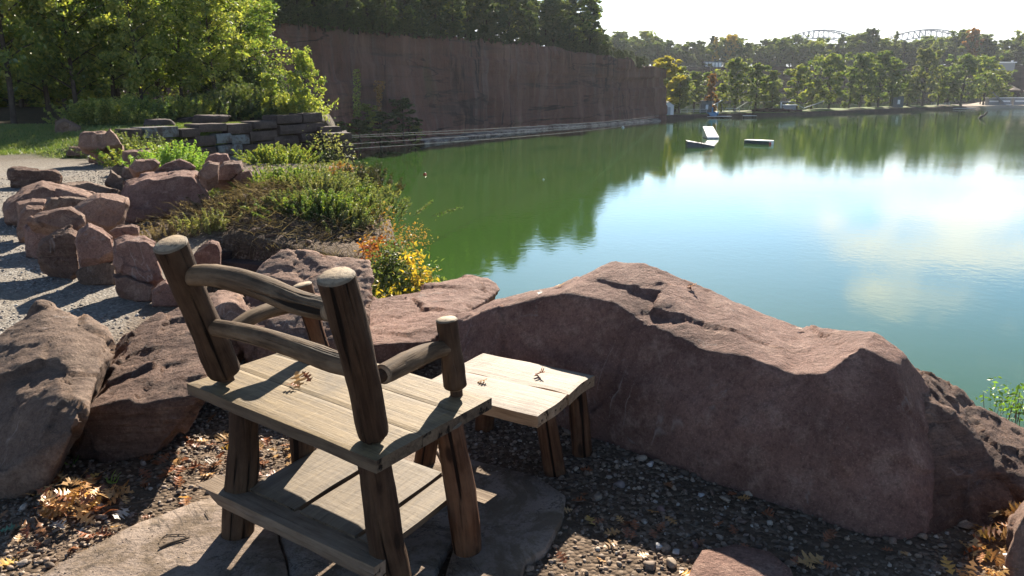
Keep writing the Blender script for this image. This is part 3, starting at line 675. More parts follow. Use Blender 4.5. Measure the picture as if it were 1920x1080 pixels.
# the ring of boulders along the path, outlines in an enlarged crop of the photo
def q4(L): return [(x/2.571, y/2.571+200) for x, y in L]
wall_rocks = [
 ([(35,300),(60,288),(270,303),(297,345),(290,365),(230,372),(100,392),(45,382)], 392, 'flat topped reddish slab lying alone on the pale gravel path', 'rock_layer', {}),
 ([(20,500),(30,455),(110,390),(205,348),(330,380),(460,415),(420,500),(215,520),(130,560),(90,580),(30,560)], 580, 'long humped boulder leading the row nearest the path', 'rock', dict(depth=1.2)),
 ([(340,490),(465,412),(560,425),(620,440),(622,470),(600,530),(560,590),(520,597),(430,560),(380,520)], 640, 'smooth orange brown barrel shaped boulder on top of the row', 'rock', dict(z0=.15, ridge=.1)),
 ([(290,368),(440,360),(575,410),(578,432),(460,425),(330,392)], 440, 'thin dark slab behind the barrel shaped boulder', 'rock_grey', dict(depth=.6)),
 ([(505,370),(535,303),(600,350),(590,400),(575,418)], 420, 'small upright block leaning beside the broadest boulder', 'rock_grey', {}),
 ([(580,430),(600,355),(700,320),(870,300),(950,305),(985,370),(1012,455),(960,490),(860,530),(600,575),(560,560)], 560, 'broadest boulder with a wide shaded face at the back of the row', 'rock_hero', dict(depth=1.1, ridge=.7)),
 ([(210,470),(240,435),(330,430),(430,440),(400,480),(240,510)], 600, 'low grey rock wedged under the long humped boulder', 'rock_grey', dict(z0=.15)),
 ([(78,460),(150,443),(225,443),(225,480),(120,530),(90,560)], 600, 'flat cap rock at the path end of the pile', 'rock', dict(z0=.1)),
 ([(95,500),(125,472),(205,480),(195,510),(140,570),(115,640),(92,655),(82,600)], 660, 'narrow rock standing at the left foot of the pile', 'rock', {}),
 ([(135,550),(190,510),(270,490),(345,475),(415,520),(412,565),(370,600),(330,580),(290,590),(200,560)], 690, 'blocky tan rock crowning the nearer pile beside the path', 'rock', dict(z0=.2)),
 ([(118,580),(160,548),(290,575),(305,600),(220,640),(190,700),(175,740),(122,705)], 735, 'squarish rock with sunlit top above the path gravel', 'rock_hero', {}),
 ([(180,660),(200,630),(260,600),(340,572),(372,600),(375,700),(385,790),(350,840),(270,800),(182,745)], 840, 'split rock with dark vertical cracks beside the path', 'rock_layer', dict(ridge=1.4)),
 ([(362,660),(375,600),(425,555),(500,590),(545,625),(550,700),(480,745),(385,752)], 800, 'rounded reddish rock balanced over a lower rock', 'rock_hero', dict(z0=.12, ridge=.2)),
 ([(525,600),(560,578),(640,567),(672,575),(670,610),(560,640)], 720, 'small sunlit flat rock capping the row near the brush', 'rock', dict(z0=.15)),
 ([(545,640),(600,615),(700,620),(750,650),(755,700),(790,830),(740,862),(680,855),(590,800),(548,760)], 880, 'large pale scarred rock behind the left chair post', 'rock_hero', dict(z0=.08)),
 ([(366,800),(400,755),(520,730),(565,745),(562,860),(450,868),(400,855)], 865, 'dark rock holding up the rounded reddish rock', 'rock_grey', {}),
 ([(540,810),(600,800),(680,850),(745,865),(742,940),(660,948),(560,875)], 945, 'low shaded rock at the foot of the pale scarred rock', 'rock', {}),
 ([(730,885),(765,850),(800,828),(850,860),(890,900),(870,965),(780,972),(735,960)], 970, 'round pink rock at the near end of the row by the chair post', 'rock_hero', dict(ridge=.2)),
 ([(925,722),(960,680),(1020,640),(1055,650),(1068,690),(1068,778),(930,775)], 800, 'pointed pink rock standing in front of the dark ledge', 'rock_hero', {}),
 ([(985,375),(1130,355),(1215,350),(1290,345),(1300,385),(1200,462),(1020,445)], 460, 'wide low slab to the right of the broadest boulder', 'rock', dict(depth=.7)),
 ([(955,325),(985,275),(1005,262),(1060,270),(1050,330),(995,365)], 440, 'tilted rock resting against the shoulder of the broadest boulder', 'rock', dict(z0=.35)),
 ([(1000,355),(1040,300),(1080,265),(1165,263),(1175,300),(1110,362)], 440, 'wedge shaped rock tilted up on the wide low slab', 'rock', dict(z0=.3)),
 ([(985,262),(1010,232),(1040,222),(1100,225),(1115,265),(1050,272)], 390, 'pink cap rock on top of the two tilted rocks', 'rock_hero', dict(z0=.35)),
 ([(1120,350),(1150,318),(1210,303),(1218,342),(1135,360)], 440, 'small pale rock on the right end of the wide low slab', 'rock', dict(z0=.3)),
 ([(745,305),(800,270),(870,248),(945,290),(900,312),(850,312)], 400, 'roof shaped slab behind the broadest boulder', 'rock_hero', dict(z0=.3)),
 ([(618,290),(650,250),(750,250),(772,270),(740,305),(650,322)], 380, 'pale topped rock lying behind the upright block', 'rock', dict(z0=.1)),
 ([(585,280),(588,212),(640,204),(720,205),(742,240),(700,262),(620,292)], 330, 'square dark block in the middle of the far row', 'rock', {}),
 ([(445,255),(490,190),(590,188),(602,215),(580,272),(480,278)], 280, 'flat capped rock above its own long shadow on the path', 'rock', {}),
 ([(380,190),(385,130),(400,118),(510,120),(522,160),(590,190),(500,205),(400,205)], 262, 'long pale block in the far row before the woods', 'rock', dict(z0=.1)),
 ([(510,125),(530,105),(560,135),(592,188),(530,192),(505,155)], 262, 'steep pointed rock leaning against the long pale block', 'rock', dict(z0=.1)),
 ([(266,190),(268,70),(310,52),(385,90),(392,125),(388,200),(300,205)], 205, 'tall grey upright stone standing before the trees', 'rock_grey', dict(depth=.8)),
 ([(163,172),(168,108),(265,110),(268,178)], 178, 'dark square block left of the tall upright stone', 'rock_grey', {}),
 ([(328,190),(330,132),(380,130),(390,185)], 210, 'small grey block against the foot of the tall upright stone', 'rock_grey', {}),
 ([(45,165),(60,135),(160,135),(165,172)], 172, 'low long block at the edge of the woods', 'rock_grey', {}),
 ([(315,240),(335,190),(430,195),(440,240)], 245, 'shaded rock beside the lawn under the long pale block', 'rock', {}),
 ([(425,262),(435,205),(462,200),(465,268)], 270, 'narrow dark rock between lawn and flat capped rock', 'rock', {}),
 ([(530,305),(555,280),(600,285),(612,325),(570,335)], 335, 'small dark rock at the edge of the long shadow', 'rock_grey', {}),
 ([(585,335),(598,285),(650,290),(660,345),(620,352)], 352, 'dark rock between the square dark block and the upright block', 'rock', {}),
]
for L, vg, lab, mat, kw in wall_rocks:
    o = sil_rock('rock', q4(L), vg/2.571+200, lab, mat=mat, **kw)
    o['group'] = 'boulders lining the gravel path'
# ------------------------------------------------------------------ quarry block wall
def block_wall(name, A, B, top, courses, bh, bl, depth, mat, label, cat, seed, white=None, rag=0.0):
    r = random.Random(seed); d = Vector((B.x-A.x, B.y-A.y, 0)); L = d.length; d.normalize(); nr = Vector((d.y, -d.x, 0))
    if nr.y > 0: nr = -nr
    mb = MB(); ang = math.atan2(d.y, d.x)
    for k in range(courses):
        s = -bl*r.random()*.7
        while s < L:
            l = bl*r.uniform(.65, 1.45); e = min(s+l, L+.1*r.random()); s0 = max(s, 0)
            if e-s0 > .12:
                f = (s0+e)/2/L; zt = A.z+(B.z-A.z)*f+ top(f) - k*bh
                hh = bh*r.uniform(.90, .97) if k else bh*r.uniform(.7, 1.0)
                c = A+d*((s0+e)/2); c.z = zt-bh/2-(bh-hh)/2*0
                c += nr*(r.uniform(-.06, .06)+ .03*k)
                mi = 1 if (white and white(f, k) and r.random() < .8) else 0
                # block with slightly broken faces
                n0 = len(mb.v); nu, nv = 5, 3; vs = []; Mx = Matrix.Rotation(ang+r.uniform(-.02, .02), 3, 'Z')
                lx, hz_ = (e-s0)-.03, hh-.02
                for side in (1, -1):
                    for j in range(nv+1):
                        for i in range(nu+1):
                            a = (i/nu-.5)*lx; b = (j/nv-.5)*hz_
                            edge = (i in (0, nu))+(j in (0, nv))
                            dd = depth/2 - .02*edge + .035*noise.noise(Vector((a*3+k*7+s, b*4, side*3+seed)))
                            vs.append(c+Mx @ Vector((a, -side*dd, b+ .02*noise.noise(Vector((a*2+s, k, 5)))*(j == nv))))
                w_ = nu+1; h1 = w_*(nv+1)
                fs = [(j*w_+i, j*w_+i+1, (j+1)*w_+i+1, (j+1)*w_+i) for j in range(nv) for i in range(nu)]
                fs += [tuple(x+h1 for x in f_)[::-1] for f_ in fs]
                fs += [(nv*w_+i, nv*w_+i+1, h1+nv*w_+i+1, h1+nv*w_+i) for i in range(nu)] + [(i+1, i, h1+i, h1+i+1) for i in range(nu)]
                fs += [((j+1)*w_, j*w_, h1+j*w_, h1+(j+1)*w_)[::-1] for j in range(nv)] + [(j*w_+nu, (j+1)*w_+nu, h1+(j+1)*w_+nu, h1+j*w_+nu)[::-1] for j in range(nv)]
                mb.add(vs, fs, mi)
            s = e+.012
    o = mb.build(name, mat, origin=A); return tag(o, label, cat)
def white_mat():
    m = NT('whitewashed_block_stone'); p = m.pos(); n = m.noise(p, 2.6, 7, .75, .4)
    c = m.mix(m.ramp(n, [(.42, 0.0), (.56, 1.0)]), (.09, .068, .058), (.19, .205, .205))
    return m.fin(c, .85, m.bump(n, .05, .8), .2)
M['block_w'] = white_mat()
wa, wb = wall_a.copy(), wall_b.copy()
block_wall('stone_wall', wa, wb, lambda f: (.10*math.sin(f*9)+.05) if f > .5 else -.02+.05*math.sin(f*20), 9, .30, .72, .7, [M['block'], M['block_w']],
   'long dark quarry block wall with whitewashed patches below the trees', 'wall', 4, white=lambda f, k: (.40 < f < .62 and k in (1, 2, 3)) or (.12 < f < .2 and k == 0))
# return of the wall towards the lake, with its stepped end
wr = wb + Vector((.25, -.05, -.25))
block_wall('stone_buttress', wr, wr+Vector((.75, -.9, -.3)), lambda f: 0, 10, .30, .6, .8, [M['block']], 'stepped end of the block wall dropping towards the lake', 'wall', 9)
def flat_ledge(c, s, lab, seed):
    bm = bmesh.new(); r = random.Random(seed)
    pts = [c+Vector((r.uniform(-.5, .5)*s[0], r.uniform(-.5, .5)*s[1], r.choice((-.5, .5))*s[2])) for _ in range(30)]
    hull_into(bm, pts); o = finish_rock('flat_rock', bm, .05, .03, seed, M['block'], .6, 1); tag(o, lab, 'rock')
flat_ledge(W(622, 251, 26.4), (1.0, .8, .16), 'thin flat stone jutting out from the wall end above the lake', 3)
flat_ledge(W(638, 271, 26.2), (.8, .8, .14), 'lower thin stone jutting out beneath the wall end', 8)
for i, (u, v, s, lab) in enumerate([(300, 232, .9, 'flat stone lying on the low part of the block wall'), (400, 224, 1.1, 'dark flat stone on the block wall under the thick trunk'), (350, 228, .8, 'small dark stone on the wall between two trunks')]):
    flat_ledge(W(u, v, 23+i), (s, .6, .25), lab, 20+i)
# dark dry stone ledge in front of the brush
la, lb = Vector((-3.15, 8.05, .0)), Vector((-1.2, 7.02, -.03))
block_wall('dry_stone_ledge', la, lb, lambda f: -.02+.03*math.sin(f*14), 9, .17, .55, .5, [M['block']], 'dark dry stone ledge under the brush mound', 'wall', 15)
block_wall('dry_stone_ledge', lb+Vector((.06, .05, 0)), Vector((-1.42, 8.6, -.05)), lambda f: -.05, 9, .17, .5, .4, [M['block']], 'end face of the brush ledge turned to the lake', 'wall', 16)
# ------------------------------------------------------------------ log chair
SZ = .55
sL, sN, sR = G(350, 718, SZ), G(705, 862, SZ), G(922, 745, SZ); sF = sL+sR-sN
wv = (sN-sL); dv = (sR-sN)
def board(mb, corners, z, th, mi=0, nu=24, nv=10, rag=.006, seed=0, long=0, sag=0.0):
    a, b, c, d = [Vector(q) for q in corners]          # a-b long edge, d-c the other long edge
    L = (b-a).length; Wd = (d-a).length; vs = []; gc = []
    for s_, zz in ((1, z), (0, z-th)):
        for j in range(nv+1):
            for i in range(nu+1):
                u_, v_ = i/nu, j/nv
                p = a.lerp(b, u_).lerp(d.lerp(c, u_), v_)
                e = 0
                n1 = noise.noise(Vector((u_*L*5, v_*Wd*5+seed, 3)))*rag
                if j in (0, nv): p = p + (d-a).normalized()*n1*1.5*(1 if j == 0 else -1)
                if i in (0, nu): p = p + (b-a).normalized()*n1*1.5*(1 if i == 0 else -1)
                rim = (i in (0, nu) or j in (0, nv))
                vs.append(Vector((p.x, p.y, zz - (.003 if rim and s_ else 0) + n1*.35 + sag*((u_-.5)**2+(v_-.5)**2))))
                gc.append((v_*Wd+seed, zz, u_*L))
    w_ = nu+1; h = w_*(nv+1)
    fs = [(j*w_+i, j*w_+i+1, (j+1)*w_+i+1, (j+1)*w_+i) for j in range(nv) for i in range(nu)]
    f2 = [tuple(x+h for x in f)[::-1] for f in fs]
    sd = [(i, h+i, h+i+1, i+1) for i in range(nu)] + [(nv*w_+i+1, h+nv*w_+i+1, h+nv*w_+i, nv*w_+i) for i in range(nu)]
    sd += [((j+1)*w_, h+(j+1)*w_, h+j*w_, j*w_) for j in range(nv)] + [(j*w_+nu, h+j*w_+nu, h+(j+1)*w_+nu, (j+1)*w_+nu) for j in range(nv)]
    mb.add(vs, fs+f2, mi, gc)
    n = len(mb.f); base = len(mb.v)-len(vs)
    mb.f += [tuple(x+base for x in f) for f in sd]; mb.m += [mi if len(mb.m) is None else 1]*len(sd)
M['edge'] = log_mat('dark_board_edge', (.06, .042, .028), (.13, .095, .062), (.20, .15, .095))
M['edge_warm'] = log_mat('warm_board_edge', (.22, .13, .07), (.40, .26, .15), (.48, .34, .22))
chair = empty('log_chair', (sL+sR)/2-Vector((0, 0, SZ)))
tag(chair, 'rustic log armchair with plank seat turned to the lake', 'chair')
def part(mb, name, mats, root, **k):
    o = mb.build(name, mats, None, **k); o.parent = root; o.matrix_parent_inverse = Matrix.Translation(-Vector(root.location)); return o
for i, (f0, f1) in enumerate([(0, .36), (.3602, .70), (.7002, 1.0)]):     # three boards from side to side
    mb = MB(); a, b = sL.lerp(sF, f0), sN.lerp(sR, f0); d, c = sL.lerp(sF, f1), sN.lerp(sR, f1)
    if f0 == 0: pass
    board(mb, (a, b, c, d), SZ+.001*i, .042, seed=i*3.1, rag=.003 if i == 0 else .0012)
    part(mb, 'seat_plank', [M['seat'], M['edge']], chair, smooth=False)
LW = [M['log'], M['end']]
def logpart(name, pts, rad, mats=LW, n=20, wob=.10, seed=0, sub=6, root=None):
    mb = MB(); mb.tube(pts, rad, n=n, wob=wob, seed=seed, sub=sub); return part(mb, name, mats, root or chair, smooth=True)
# back posts
p1b, p2b = G(428, 712, SZ), G(703, 822, SZ)
p1t, p2t = W(320, 459, p1b.y-.215), W(631, 520, p2b.y-.165)
def ext(a, b, k): return a + (b-a)*k
logpart('back_post', [ext(p1b, p1t, .06), ext(p1b, p1t, .12), p1b.lerp(p1t, .5), p1t], [.030, .058, .056, .050, .053], seed=1, wob=.07)
logpart('back_post', [ext(p2b, p2t, .035), ext(p2b, p2t, .09), p2b.lerp(p2t, .5)+Vector((.006, 0, 0)), p2t], [.034, .047, .046, .050, .051], seed=2, wob=.08)
logpart('peg', [p1b-Vector((0, 0, .02)), ext(p1b, p1t, .09)], [.026, .026], seed=3, sub=2)
logpart('peg', [p2b-Vector((0, 0, .02)), ext(p2b, p2t, .06)], [.03, .03], seed=4, sub=2)
# front posts
p3b, p4b = G(857, 742, SZ), sF.lerp(G(857, 742, SZ), .10)+Vector((.02, -.06, 0))
p3t = W(838, 600, p3b.y-.01); p4t = W(566, 535, p4b.y-.01)
logpart('front_post', [ext(p3b, p3t, .10), ext(p3b, p3t, .18), p3b.lerp(p3t, .5), ext(p3b, p3t, .78), p3t], [.026, .040, .039, .034, .034, .036], seed=5, wob=.10, mats=[M['log'], M['end']])
logpart('peg', [p3b-Vector((0, 0, .02)), ext(p3b, p3t, .14)], [.022, .021], seed=6, sub=2)
logpart('front_post', [ext(p4b, p4t, .06), p4b.lerp(p4t, .5), p4t], [.034, .033, .037, .038], seed=7, wob=.08, mats=[M['log_red'], M['end']])
# arched rails of the back
def onp(a, b, v):                       # point of the axis a-b at photo row v
    best = None
    for i in range(201):
        q = a.lerp(b, i/200); d = Vector((q.x, q.y*cp-(q.z-HC)*sp, 0)); dn = -(q.y*sp+(q.z-HC)*cp)/(q.y*cp-(q.z-HC)*sp)
        e = abs(540+F*dn-v)
        if best is None or e < best[0]: best = (e, q)
    return best[1]
def rail(pix, qa, qb, rad, seed, name='back_rail', mats=None, n=16):
    pts = []; k = len(pix)
    for i, (u, v) in enumerate(pix): pts.append(W(u, v, qa.y+(qb.y-qa.y)*(u-pix[0][0])/(pix[-1][0]-pix[0][0])))
    logpart(name, pts, rad, mats=mats or [M['rail'], M['end']], seed=seed, n=n, wob=.08, sub=4)
rail([(350,517),(400,517),(455,528),(510,547),(560,568),(618,582)], onp(p1b, p1t, 520), onp(p2b, p2t, 578), [.034, .036, .038, .037, .036, .030], 8)
rail([(388,612),(440,620),(510,638),(570,658),(625,678),(665,690)], onp(p1b, p1t, 612), onp(p2b, p2t, 690), [.026, .030, .032, .034, .033, .030], 9)
a_ = onp(p2b, p2t, 722); b_ = onp(p3b, p3t, 652)
pa = W(718, 702, a_.y+.06); logpart('arm_rail', [a_.lerp(pa, .3), pa+(b_-a_)*.05], [.021, .021], seed=11, sub=2)
logpart('arm_rail', [pa, W(760, 680, a_.y+.06+(b_.y-a_.y)*.3), W(800, 662, a_.y+.06+(b_.y-a_.y)*.65), b_], [.030, .034, .032, .024], mats=[M['rail'], M['end']], seed=10)
c_ = onp(p1b, p1t, 632); d_ = onp(p4b, p4t, 570)
logpart('arm_rail', [c_+Vector((.02, 0, -.01)), W(470, 596, c_.y+(d_.y-c_.y)*.42), W(520, 578, c_.y+(d_.y-c_.y)*.75), d_], [.022, .028, .029, .024], mats=[M['rail'], M['end']], seed=12)
# legs
lz = SZ-.036
Ab, At = G(444, 1003, 0.02), G(458, 760, lz); At = W(458, 762, G(444, 1003).y-.01); At.z = lz
Cb = G(876, 1035, 0.02); Ct = G(838, 810, lz); Ct = Vector((Ct.x, Cb.y-.06, lz))
Bt = sN.lerp(sF, .07); Bt = Vector((Bt.x+.01, Bt.y+.01, lz)); Bb = Vector((Bt.x+.055, Bt.y+.03, .02))
Db = Ab+(Cb-Bb)+Vector((-.02, .02, 0)); Dt = Vector((Db.x+.03, Db.y-.03, lz))
for i, (b, t_, r_, mm) in enumerate([(Ab, At, [.054, .058, .050, .046], 'log'), (Bb, Bt, [.052, .055, .051, .046], 'log'), (Cb, Ct, [.046, .052, .048, .044], 'log_red'), (Db, Dt, [.046, .046, .042], 'log')]):
    logpart('leg', [b-Vector((0,0,.01)), b.lerp(t_, .5)+Vector((.008*(-1)**i, 0, 0)), t_], r_, mats=[M[mm], M['end']], seed=20+i, wob=.12)
# half log brace across the back, flat side up, and its twin in front
HZ = .205
def halflog(name, a, b, w, out, seed, root=chair, mats=None):
    a, b = Vector(a), Vector(b); d = (b-a).normalized(); o_ = Vector((out.x, out.y, 0)).normalized(); vs = []; gc = []; n = 26; L = (b-a).length
    prof = [(-.5, 0), (-.25, .003), (0, 0), (.25, .002), (.5, -.002), (.50, -.25), (.42, -.52), (.22, -.74), (-.08, -.80), (-.36, -.62), (-.5, -.3)]
    for i in range(n+1):
        f = i/n; cut = min(f*n/2.2, 1)**.5 if f < .1 else 1
        for (x, z) in prof:
            k = cut if z < -.01 else 1
            wob = 1+.06*noise.noise(Vector((f*7+seed, x*3, z*3)))
            p = a+d*(L*f)+o_*(x*w*wob)+Vector((0, 0, z*w*k*wob))
            if i == 0: p -= d*(.10*(1+z*1.2) - .06)
            vs.append(p); gc.append((x*w, z*w+seed, L*f))
    m = len(prof)
    fs = [(i*m+k, (i+1)*m+k, (i+1)*m+(k+1)%m, i*m+(k+1)%m) for i in range(n) for k in range(m)]
    mb = MB(); mb.add(vs, fs+[tuple(range(m))]+[tuple(range(n*m, n*m+m))[::-1]], 0, gc)
    return part(mb, name, mats or [M['rail']], root, smooth=False)
M['brace'] = log_mat('half_log_brace', (.13, .09, .06), (.23, .17, .115), (.32, .25, .18), .7)
ba, bb = G(404, 905, HZ), G(722, 1050, HZ)
outv = -dv
halflog('foot_brace', ba, bb, .095, outv, 4, mats=[M['brace']])
ff = G(895, 926, HZ-.03); hw = (bb-ba).normalized()
halflog('foot_brace', ff+hw*.02, ff-hw*.62, .075, dv, 8, mats=[M['brace']])
fe = (ff-bb); fe.z = 0
for i, (t0, t1) in enumerate([(.17, .47), (.50, .81)]):
    a, b = ba.lerp(bb, t0), ba.lerp(bb, t1); s_ = -outv.normalized()*.03
    mb = MB(); board(mb, (a+s_, a+fe*.99, b+fe*.99, b+s_), HZ+.012, .024, nu=20, nv=8, seed=30+i*4, rag=.004)
    part(mb, 'shelf_plank', [M['shelf'], M['edge']], chair)
mb = MB(); a, b = ba.lerp(bb, .83), ba.lerp(bb, .955)
board(mb, (a-outv.normalized()*.03, a+fe*1.0, b+fe*1.0, b-outv.normalized()*.03), HZ+.010, .024, nu=20, nv=5, seed=45, rag=.004); part(mb, 'shelf_plank', [M['shelf'], M['edge']], chair)
# ------------------------------------------------------------------ low stool
TZ = .36
tR, tN, tF = G(1116, 703, TZ), G(1008, 780, TZ), G(906, 661, TZ); tL = tN+tF-tR
stool = empty('log_stool', ((tR+tL)/2).xy.to_3d()); tag(stool, 'low plank topped log stool between chair and giant boulder', 'stool')
for i, (f0, f1) in enumerate([(0, .49), (.5, 1)]):
    mb = MB(); a, b = tF.lerp(tL, f0), tR.lerp(tN, f0); d, c = tF.lerp(tL, f1), tR.lerp(tN, f1)
    board(mb, (a, b, c, d), TZ+.002*i, .05, seed=60+i, rag=.010, nu=22, nv=8); part(mb, 'top_plank', [M['pale'], M['edge_warm']], stool)
cc = (tR+tL)/2
for i, (u, v, q) in enumerate([(1040, 885, tN), (1092, 850, tR), (915, 812, tF), (0, 0, tL)]):
    tp = q.lerp(cc, .2); tp = Vector((tp.x, tp.y, TZ-.045)); b = G(u, v, 0.0) if u else Vector((q.x+.02, q.y-.0, 0))
    if i == 0: tp = Vector((b.x-.05, b.y-.06, TZ-.045))
    if i == 1: tp = Vector((b.x-.03, b.y+.02, TZ-.045))
    if i == 2: b = Vector((tp.x-.02, tp.y+.03, 0))
    logpart('leg', [b-Vector((0, 0, .01)), b.lerp(tp, .5), tp], [.045, .044, .036], mats=[M['log_red'], M['end']], seed=70+i, root=stool, wob=.08)
# ------------------------------------------------------------------ pebbles
ico = bmesh.new(); bmesh.ops.create_icosphere(ico, subdivisions=1, radius=1); ico.verts.ensure_lookup_table()
IV = np.array([v.co[:] for v in ico.verts]); IF = np.array([[v.index for v in f.verts] for f in ico.faces]); ico.free()
ico = bmesh.new(); bmesh.ops.create_icosphere(ico, subdivisions=2, radius=1); ico.verts.ensure_lookup_table()
IV2 = np.array([v.co[:] for v in ico.verts]); IF2 = np.array([[v.index for v in f.verts] for f in ico.faces]); ico.free()
def pebbles(name, P, S, mat, seed, hi=False, flat=.6):
    g = np.random.default_rng(seed); n = len(P); V0, F0 = (IV2, IF2) if hi else (IV, IF); k = len(V0)
    nz = 1+g.uniform(-.22, .22, (n, k, 1)) if not hi else 1+.0*g.uniform(0, 1, (n, k, 1))
    V = V0[None]*nz
    if hi:   # squared off stones: cut by random planes
        for _ in range(10):
            d = g.normal(size=(n, 1, 3)); d /= np.linalg.norm(d, axis=2, keepdims=True); c = g.uniform(.42, .72, (n, 1))
            dp = (V*d).sum(2); ex = np.maximum(dp-c, 0); V = V-d*ex[..., None]
    V = V*g.uniform(.6, 1.25, (n, 1, 3)); V[..., 2] *= flat
    a = g.uniform(0, 6.28, n); t_ = g.uniform(-.5, .5, n)
    ct, st = np.cos(t_)[:, None], np.sin(t_)[:, None]; y, z = V[..., 1]*ct-V[..., 2]*st, V[..., 1]*st+V[..., 2]*ct; V[..., 1], V[..., 2] = y, z
    ca, sa = np.cos(a)[:, None], np.sin(a)[:, None]; x, y = V[..., 0]*ca-V[..., 1]*sa, V[..., 0]*sa+V[..., 1]*ca; V[..., 0], V[..., 1] = x, y
    V = V*S[:, None, None]+P[:, None, :]
    Fc = F0[None]+(np.arange(n)*k)[:, None, None]
    return link(name, npmesh(name, V.reshape(-1, 3), Fc.reshape(-1, 3)), mat)
g = np.random.default_rng(3)
def scat(n, x0, x1, y0, y1, ok, s0, s1, pw=2.2, emb=.25):
    X = g.uniform(x0, x1, n); Y = g.uniform(y0, y1, n); m = ok(X, Y); X, Y = X[m], Y[m]
    S = s0+(s1-s0)*g.uniform(0, 1, len(X))**pw; return np.stack([X, Y, height(X, Y)+S*emb], 1), S
def near_ok(X, Y): return (polysd(X, Y, plat) > .1) & (np.abs(X) < .68*Y+.3)
P, S = scat(26000, -2.4, 2.2, 1.95, 4.6, near_ok, .0035, .013, 1.6)
d1 = vn(P[:, 0], P[:, 1], 1.7, 4)+vn(P[:, 0], P[:, 1], 5, 6)*.5; keep = g.uniform(0, 1, len(P)) < np.clip(.62+1.1*d1, .25, 1)
tag(pebbles('gravel', P[keep], S[keep], M['pebble'], 5), 'dark mixed gravel around the chair and boulders', 'gravel', kind='stuff')
P, S = scat(1500, -2.4, 2.0, 1.95, 4.2, near_ok, .010, .026, 2.5, .3)
tag(pebbles('gravel_stones', P, S, M['pebble'], 6, True, .7), 'larger mixed stones lying in the dark gravel', 'gravel', kind='stuff')
P, S = scat(26000, -9, -2.0, 3.8, 18, lambda X, Y: (X < -2.3-.0*Y) & (X > -.68*Y-.4) & (polysd(X, Y, plat) > .6), .005, .017, 2)
tag(pebbles('path_gravel', P, S, M['pathpeb'], 8), 'pale loose stones on the sunny path', 'gravel', kind='stuff')
# a few stones one can tell apart
def stone(u, v, s, col, lab):
    m = plain('single_stone', col, .8, .3, .2)
    p = G(u, v, 0); P_ = np.array([[p.x, p.y, s*.35]]); o = pebbles('stone', P_*0, np.array([s]), m, int(u), True, .75); o.location = (p.x, p.y, s*.35); tag(o, lab, 'stone')
for a in [(1219,874,.022,(.42,.39,.37),'pale grey angular stone against the foot of the giant boulder'), (1161,912,.026,(.20,.165,.15),'triangular brown stone in the shaded gravel'),
          (1234,1028,.022,(.45,.44,.42),'white upright stone in the shaded gravel'), (1267,1038,.018,(.40,.39,.37),'small white stone right of the white upright stone'),
          (1314,930,.018,(.33,.32,.31),'light stone alone below the giant boulder'), (1240,960,.024,(.20,.13,.115),'reddish stone between scattered oak leaves'), (1304,1027,.024,(.15,.11,.10),'round purple brown stone above the flat purple stone')]: stone(*a)
def in_slab(u, v): return False
# soil spread over flagstones
P, S = scat(2600, -1.5, .35, 1.9, 3.2, near_ok, .002, .005, 2); P[:, 2] = .030+S*.2
dd = vn(P[:, 0], P[:, 1], 3, 9); kk = dd > .12
tag(pebbles('grit', P[kk], S[kk], M['pebble'], 9), 'fine grit spilled over the flagstones', 'grit', kind='stuff')
# ------------------------------------------------------------------ oak leaves
def oak_leaf(seed):
    r = random.Random(seed); L = 1.0; out = [(0, .0), (.12, .10), (.17, .26), (.23, .30), (.26, .10), (.34, .08), (.38, .42), (.44, .36), (.52, .46), (.50, .12), (.58, .10), (.66, .36), (.74, .38), (.72, .12), (.80, .09), (.88, .22), (.90, .10), (1.0, .015)]
    c1, c2, tw = r.uniform(-.5, .8), r.uniform(-.5, 1.2), r.uniform(-.6, .6); vs = []
    for s in (1, -1):
        for x, y in out:
            yy = s*y*(1+.25*r.uniform(-1, 1)); xx = x+.02*r.uniform(-1, 1)
            vs.append((xx, yy))
    for x, y in out: vs.append((x, 0))
    V = []
    for x, y in vs:
        z = c1*(x-.5)**2*.5+c2*y*y*.9+tw*x*y*.5+.05*math.sin(9*x+seed)*abs(y)*2
        V.append(((x-.5), y*.8, z-c1*.04))
    V += [(-.5, .008, c1*.08), (-.72, .006, c1*.14), (-.72, -.006, c1*.14), (-.5, -.008, c1*.08)]
    n = len(out); F_ = [(2*n+i, 2*n+i+1, i+1, i) for i in range(n-1)] + [(n+i, n+i+1, 2*n+i+1, 2*n+i) for i in range(n-1)] + [(3*n, 3*n+1, 3*n+2, 3*n+3)]
    me = bpy.data.meshes.new('oak_leaf'); me.from_pydata(V, [], F_); return me
LM = {}
for key in ('oak_tan', 'oak_rust', 'oak_yellow', 'oak_pale', 'oak_green'):
    LM[key] = []
    for s in range(6 if key in ('oak_tan', 'oak_rust') else 2):
        me = oak_leaf(s+hash(key)%1 + len(key)); me.materials.append(M[key]); me.polygons.foreach_set('use_smooth', [True]*len(me.polygons)); LM[key].append(me)
lr = random.Random(12)
def leaf(p, size, key, lab, group=None, tilt=.35):
    o = bpy.data.objects.new('oak_leaf', lr.choice(LM[key])); COL.objects.link(o); o.location = p
    o.rotation_euler = (lr.uniform(-tilt, tilt)+(math.pi if lr.random() < .3 else 0), lr.uniform(-tilt, tilt), lr.uniform(0, 6.28)); o.scale = (size,)*3
    tag(o, lab, 'leaf', group)
def lpx(u, v, size, key, lab, z=.012, group=None, tilt=.25): leaf(G(u, v, z), size, key, lab, group, tilt)
